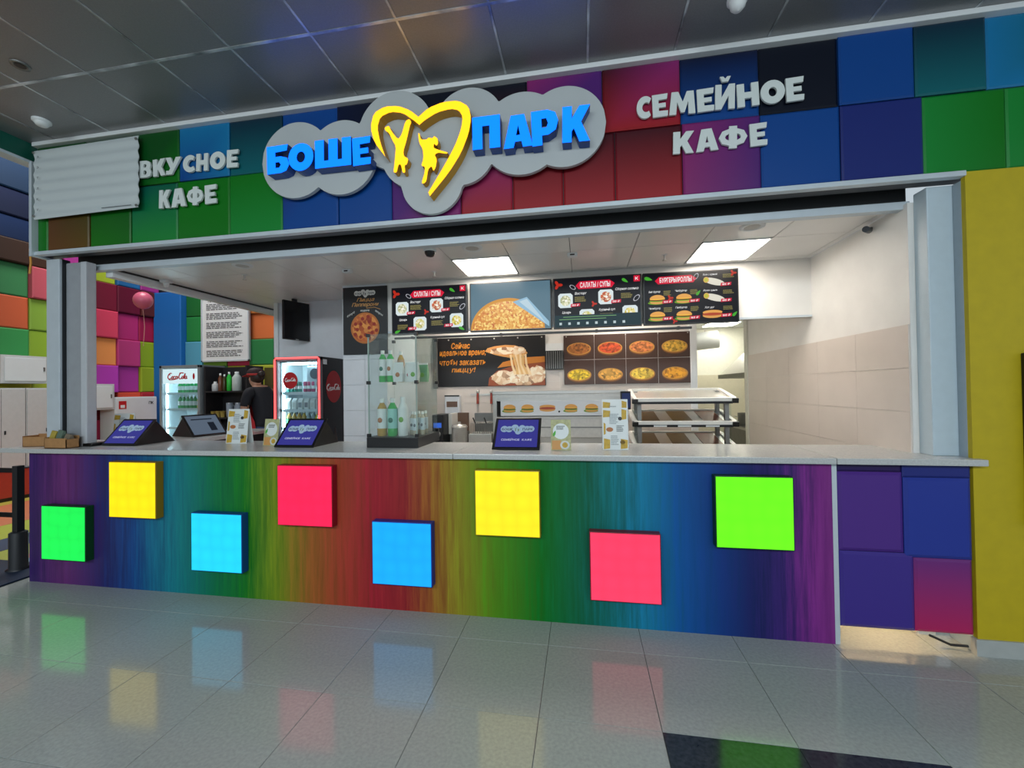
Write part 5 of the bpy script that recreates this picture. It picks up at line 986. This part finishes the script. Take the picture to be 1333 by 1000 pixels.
for y_, z_, w_, h_, l in ((2.48, 1.88, .60, .46, 'white framed cabinet above the lockers beside the pale post'), (3.60, 1.38, .42, .50, 'white framed cabinet on the cube wall beside the hydrant cabinet')):
    t = thing('wall_cabinet', l, 'cabinet', (-7.75, y_, z_)); MB().box(-.30, .08, -w_ / 2, w_ / 2, 0, h_, LKM, .006).build('body', t); d_ = MB().box(.08, .095, -w_ / 2 + .04, w_ / 2 - .04, .04, h_ - .04, WHITE, .004).build('door', t); MB().box(.095, .105, w_ / 2 - .08, w_ / 2 - .06, h_ * .45, h_ * .6, STEELD).build('handle', d_)
t = thing('hydrant_cabinet', 'white hydrant cabinet with red sign under the cube wall', 'cabinet', (-7.75, 4.25, .52)); MB().box(-.30, .06, -.42, .40, 0, 1.10, WHITE, .006).build('body', t); d_ = MB().box(.06, .075, -.41, .39, .02, 1.08, WHITE, .004).build('door', t)
MB().box(.075, .078, -.36, -.22, .86, 1.02, mat('sign_red', (200, 34, 34), .4)).build('fire_sign', d_); MB().box(.078, .079, -.33, -.25, .88, .94, CW).build('sign_mark', d_); q = MB(); q.text('ПК', 0, .10, 0, .06, 0, DARK, GB); q = q.build('cabinet_lettering', d_); q.location = (.079, .22, .94); q.rotation_euler = (0, 0, math.pi / 2); MB().box(.078, .084, -.38, -.36, .55, .60, BLACK).build('lock', d_)
# balloon
t = thing('balloon', 'pink balloon hanging on a string in front of the cube wall', 'balloon', (-6.6, 3.5, 3.42)); MB().sphere((0, 0, 0), (.15, .15, .16), mat('pink_latex', (206, 96, 124), .3), 22).build('latex', t); MB().lathe([(0, .02), (.02, 0), (.008, .03)], mat('pink_latex', (0, 0, 0)), (0, 0, -.185), 10).build('knot', t); MB().tube([(0, 0, -.17), (.03, 0, -.5), (.0, 0, -.85)], .005, mat('string', (220, 150, 140), .6), 5).build('string', t)
# barrier post and grey gate leaf at the left end
t = thing('barrier_post', 'dark metal barrier post on a round base beside the counter end', 'barrier post', (-3.93, .18, 0)); MB().lathe([(.085, 0), (.085, .02), (.065, .03), (.065, .36), (.05, .37)], DARK, n=20).build('base', t); MB().box(-.03, .03, -.03, .03, .36, 1.0, DARK, .005).build('pole', t)
for z in (.50, .93): MB().box(-.36, -.03, -.006, .006, z, z + .045, BLACK).build('rail', t)
t = thing('gate_leaf', 'grey gate leaf at the play zone entrance beside the barrier post', 'gate', (-4.20, .05, 0)); MB().box(-.5, .13, -.02, .02, .10, .94, mat('gate_grey', (120, 140, 150), .45, noise=.05), .006).build('panel', t); MB().box(-.45, .08, -.015, .015, 0, .10, DARK).build('foot', t)
# black shelf unit with syrups behind the side counter
t = thing('shelf_unit', 'black open shelf unit next to the pale fridge', 'shelf', (-4.40, 3.2, 0)); BW = mat('black_wood', (34, 31, 34), .5, noise=.1)
MB().box(-.42, -.39, -.16, .20, 0, 2.12, BW).build('side_panel', t); MB().box(.37, .40, -.16, .20, 0, 2.12, BW).build('side_panel', t); MB().box(-.39, .37, .18, .20, 0, 2.12, BW).build('rear_panel', t)
for z in (.6, 1.24, 1.68): MB().box(-.39, .37, -.16, .18, z, z + .025, BW).build('shelf', t)
for k, (x, c, h_, r_, l) in enumerate(((-4.70, (206, 206, 206), .16, .05, 'round white jar on the upper shelf of the black unit'), (-4.60, (120, 70, 44), .30, .032, 'brown syrup bottle on the upper shelf of the black unit'), (-4.52, (70, 60, 20), .28, .03, 'dark yellow syrup bottle on the upper shelf of the black unit'), (-4.43, (40, 200, 60), .32, .036, 'bright green syrup bottle on the upper shelf of the black unit'), (-4.28, (206, 214, 208), .32, .07, 'big white jug on the upper shelf of the black unit'))):
    o = thing('syrup_bottle' if k else 'storage_jar', l, 'bottle' if k else 'jar', (x, 3.14, 1.705)); m_ = mat('syrup_%d' % k, c, .25); MB().lathe([(r_ * .9, 0), (r_, .01), (r_, h_ * .7), (r_ * .6, h_ * .82), (r_ * .4, h_ * .9)], m_, n=14).build('body', o); MB().lathe([(r_ * .45, h_ * .88), (r_ * .45, h_), (0, h_)], CAPW, n=14).build('cap', o)
for k in range(6): o = MB().lathe([(.03, 0), (.04, .10), (.042, .10), (.036, .1), (.028, .01), (0, .008)], mat('cup_yellow', (196, 170, 90), .5), n=12).build('paper_cup'); o.location = (-4.70 + (k % 3) * .09, 3.10 + (k // 3) * .1, 1.265); tag(o, 'yellowish paper cup on the middle shelf of the black unit', 'cup', 'paper cups on the black shelf unit')
for k in range(3):
    o = thing('glass_jug', 'clear plastic jug on the middle shelf of the black unit', 'jug', (-4.42 + k * .17, 3.14, 1.265), group='clear jugs on the black shelf unit'); MB().lathe([(.04, 0), (.05, .02), (.055, .24), (.05, .24), (.045, .03), (0, .02)], mat('clear_plastic', (150, 158, 170), .15, spec=.8), n=14).build('body', o); MB().tube([(.055, 0, .20), (.09, 0, .19), (.09, 0, .08), (.052, 0, .06)], .007, mat('clear_plastic', (0, 0, 0))).build('handle', o)
t = thing('side_shelf', 'narrow shelf with small white cups beside the staff member', 'shelf', (-3.78, 3.3, 1.60)); MB().box(-.20, .30, -.12, .12, 0, .025, BW).build('board', t); MB().box(-.20, .30, .10, .14, .025, .5, mat('brown_board', (96, 84, 40), .5)).build('rear_board', t); MB().box(-.18, -.15, -.02, .02, -1.6, 0, BW).build('leg', t); MB().box(.25, .28, -.02, .02, -1.6, 0, BW).build('leg', t)
for k in range(4): o = MB().lathe([(.025, 0), (.035, .08), (.037, .08), (.03, .08), (.022, .01), (0, .008)], CARD, n=12).build('white_cup'); o.location = (-3.92 + k * .08, 3.25, 1.625); tag(o, 'small white cup on the narrow shelf', 'cup', 'small white cups on the narrow shelf')

# ------------------------------------------------------------------ STAFF MEMBER (facing the far left, back half turned to the viewer)
def skin_mesh(joints, edges, sub=2):
    me = bpy.data.meshes.new('skeleton'); names = list(joints); me.from_pydata([joints[n_][0] for n_ in names], [], []) if False else me.from_pydata([joints[n_][0] for n_ in names], [(names.index(a), names.index(b_)) for a, b_ in edges], [])
    ob = bpy.data.objects.new('skeleton', me); COL.objects.link(ob); sk = ob.modifiers.new('skin', 'SKIN'); 
    if not me.skin_vertices: me.skin_vertices.new() if hasattr(me.skin_vertices, 'new') else None
    for i, n_ in enumerate(names):
        r_ = joints[n_][1]; me.skin_vertices[0].data[i].radius = r_ if isinstance(r_, tuple) else (r_, r_); me.skin_vertices[0].data[i].use_root = (n_ == 'pelvis')
    sk.use_smooth_shade = True; sb = ob.modifiers.new('sub', 'SUBSURF'); sb.levels = sb.render_levels = sub
    dg = bpy.context.evaluated_depsgraph_get(); ev = ob.evaluated_get(dg); em = bpy.data.meshes.new_from_object(ev); bpy.data.objects.remove(ob); return em
J = {'pelvis': ((.06, 0, .94), (.14, .15)), 'waist': ((.04, 0, 1.08), (.105, .13)), 'chest': ((0, 0, 1.27), (.115, .155)), 'collar': ((-.05, 0, 1.41), (.085, .12)), 'neck': ((-.10, 0, 1.465), .05), 'jaw': ((-.155, 0, 1.515), (.068, .062)), 'skull': ((-.15, 0, 1.595), (.092, .078)), 'crown': ((-.14, 0, 1.665), (.06, .055)), 'nose': ((-.255, 0, 1.565), .014)}
for s_, k in ((-1, 'l'), (1, 'r')):
    J.update({'sh' + k: ((-.04, s_ * .17, 1.385), .062), 'el' + k: ((-.05, s_ * .225, 1.11), .044), 'wr' + k: ((-.21, s_ * .19, .965), .028), 'ha' + k: ((-.28, s_ * .18, .945), (.036, .018)),
              'hp' + k: ((.06, s_ * .095, .88), .095), 'kn' + k: ((.02, s_ * .10, .48), .058), 'an' + k: ((.06, s_ * .10, .09), .038), 'to' + k: ((-.10, s_ * .115, .035), .033)})
    for q_, (dy, ln, dz) in enumerate(((-.026, .075, -.012), (-.009, .085, -.016), (.009, .08, -.018), (.024, .065, -.018))):
        J['f%d%s' % (q_, k)] = ((-.315, s_ * .18 + dy, .94), .0095); J['g%d%s' % (q_, k)] = ((-.315 - ln * .5, s_ * .18 + dy * 1.1, .938 + dz), .0085); J['h%d%s' % (q_, k)] = ((-.315 - ln, s_ * .18 + dy * 1.1, .925 + dz * 2.2), .007)
    J['t0' + k] = ((-.27, s_ * .18 - s_ * .04, .945), .010); J['t1' + k] = ((-.305, s_ * .18 - s_ * .062, .935), .008)
ED = [('pelvis', 'waist'), ('waist', 'chest'), ('chest', 'collar'), ('collar', 'neck'), ('neck', 'jaw'), ('jaw', 'skull'), ('skull', 'crown'), ('skull', 'nose')]
for k in 'lr':
    ED += [('collar', 'sh' + k), ('sh' + k, 'el' + k), ('el' + k, 'wr' + k), ('wr' + k, 'ha' + k), ('pelvis', 'hp' + k), ('hp' + k, 'kn' + k), ('kn' + k, 'an' + k), ('an' + k, 'to' + k), ('ha' + k, 't0' + k), ('t0' + k, 't1' + k)]
    for q_ in range(4): ED += [('ha' + k, 'f%d%s' % (q_, k)), ('f%d%s' % (q_, k), 'g%d%s' % (q_, k)), ('g%d%s' % (q_, k), 'h%d%s' % (q_, k))]
body = skin_mesh(J, ED); body.name = 'person'; SKIN = mat('skin_tone', (196, 142, 116), .5, noise=.03)
body.materials.clear(); body.materials.append(SKIN)
pr = thing('person', 'staff member in black shirt, red apron and dark cap with red visor turned away', 'person', (-3.18, 2.42, .14), math.radians(-18)); pr.scale = (1.1, 1.1, 1.1)
bo = link('body', body, pr)
def garment(name, test, off, m_):
    bm = bmesh.new(); bm.from_mesh(body); bm.normal_update(); dead = [f for f in bm.faces if not test(f.calc_center_median())]
    bmesh.ops.delete(bm, geom=dead, context='FACES'); bm.normal_update()
    for v in bm.verts: v.co += v.normal * off
    me = bpy.data.meshes.new(name); bm.to_mesh(me); bm.free(); me.materials.clear(); me.materials.append(m_)
    for p in me.polygons: p.use_smooth = True
    o = link(name, me, pr); so_ = o.modifiers.new('thickness', 'SOLIDIFY'); so_.thickness = .004; return o
garment('shirt', lambda c: .95 < c.z < 1.455 and (abs(c.y) < .175 or c.z > 1.22) and c.x > -.16 and not (c.x < -.10 and c.z < 1.1), .010, mat('black_cotton', (26, 26, 34), .8, noise=.1, scale=30))
garment('jeans', lambda c: .07 < c.z < .99 and abs(c.y) < .175 and c.x > -.12, .007, mat('blue_denim', (58, 74, 112), .8, noise=.12, scale=60))
garment('shoe', lambda c: c.z <= .09 and c.z < .09, .010, mat('dark_shoe', (36, 34, 36), .6))
vs = []; fs = []; NA = 17; ZS = [(.48, .215, .235, 118), (.70, .205, .225, 118), (.90, .195, .205, 118), (1.02, .165, .185, 112), (1.10, .15, .175, 95), (1.22, .145, .17, 60), (1.32, .15, .17, 45)]
for z_, rx_, ry_, am in ZS:
    xc = .055 - max(0, z_ - .95) * .22
    for i in range(NA): a_ = math.radians(180 - am + 2 * am * i / (NA - 1)); vs.append((xc + rx_ * math.cos(a_), ry_ * math.sin(a_), z_))
for j in range(len(ZS) - 1):
    for i in range(NA - 1): k = j * NA + i; fs.append((k, k + 1, k + NA + 1, k + NA))
ap = MB(); ap.add(vs, fs, mat('red_apron', (186, 30, 38), .75, noise=.08, scale=20), True); ao = ap.build('apron', pr); so_ = ao.modifiers.new('thickness', 'SOLIDIFY'); so_.thickness = .005
HAIR = mat('dark_hair', (44, 28, 24), .55, noise=.2, scale=40)
MB().sphere((-.12, 0, 1.605), (.098, .086, .092), HAIR, 20).sphere((-.025, .0, 1.635), (.045, .045, .045), HAIR, 14).build('hair', pr)
cp = MB(); prof = [(.104, 1.625), (.106, 1.65), (.098, 1.685), (.07, 1.715), (.03, 1.727), (0, 1.73)]; cp.lathe(prof, mat('dark_cap', (50, 26, 30), .7), (-.142, 0, 0), 24); cp.build('cap', pr)
cp = MB(); n_ = 11; vs = []
for i in range(n_):
    a = math.radians(110 + 140 * i / (n_ - 1)); vs += [(-.142 + .104 * math.cos(a), .104 * math.sin(a), 1.632), (-.142 + .19 * math.cos(a) * (1 if abs(i - 5) < 4 else .8), .15 * math.sin(a), 1.605)]
cp.add(vs, [(2 * i, 2 * i + 2, 2 * i + 3, 2 * i + 1) for i in range(n_ - 1)], mat('red_visor', (190, 44, 40), .6)); co = cp.build('visor', pr); sm_ = co.modifiers.new('thickness', 'SOLIDIFY'); sm_.thickness = .006
cp = MB(); cp.lathe([(.1055, 1.620), (.1085, 1.622), (.1085, 1.645), (.106, 1.647)], mat('red_visor', (0, 0, 0)), (-.142, 0, 0), 24); cp.build('cap_band', pr)
for s_ in (-1, 1): MB().sphere((-.228, s_ * .03, 1.585), .010, mat('eye_dark', (40, 30, 26), .3), 8).build('eye', pr); MB().sphere((-.14, s_ * .084, 1.57), (.018, .010, .028), SKIN, 10).build('ear', pr)
MB().sphere((-.228, 0, 1.525), (.008, .022, .006), mat('lip', (160, 84, 76), .5), 10).build('mouth', pr)
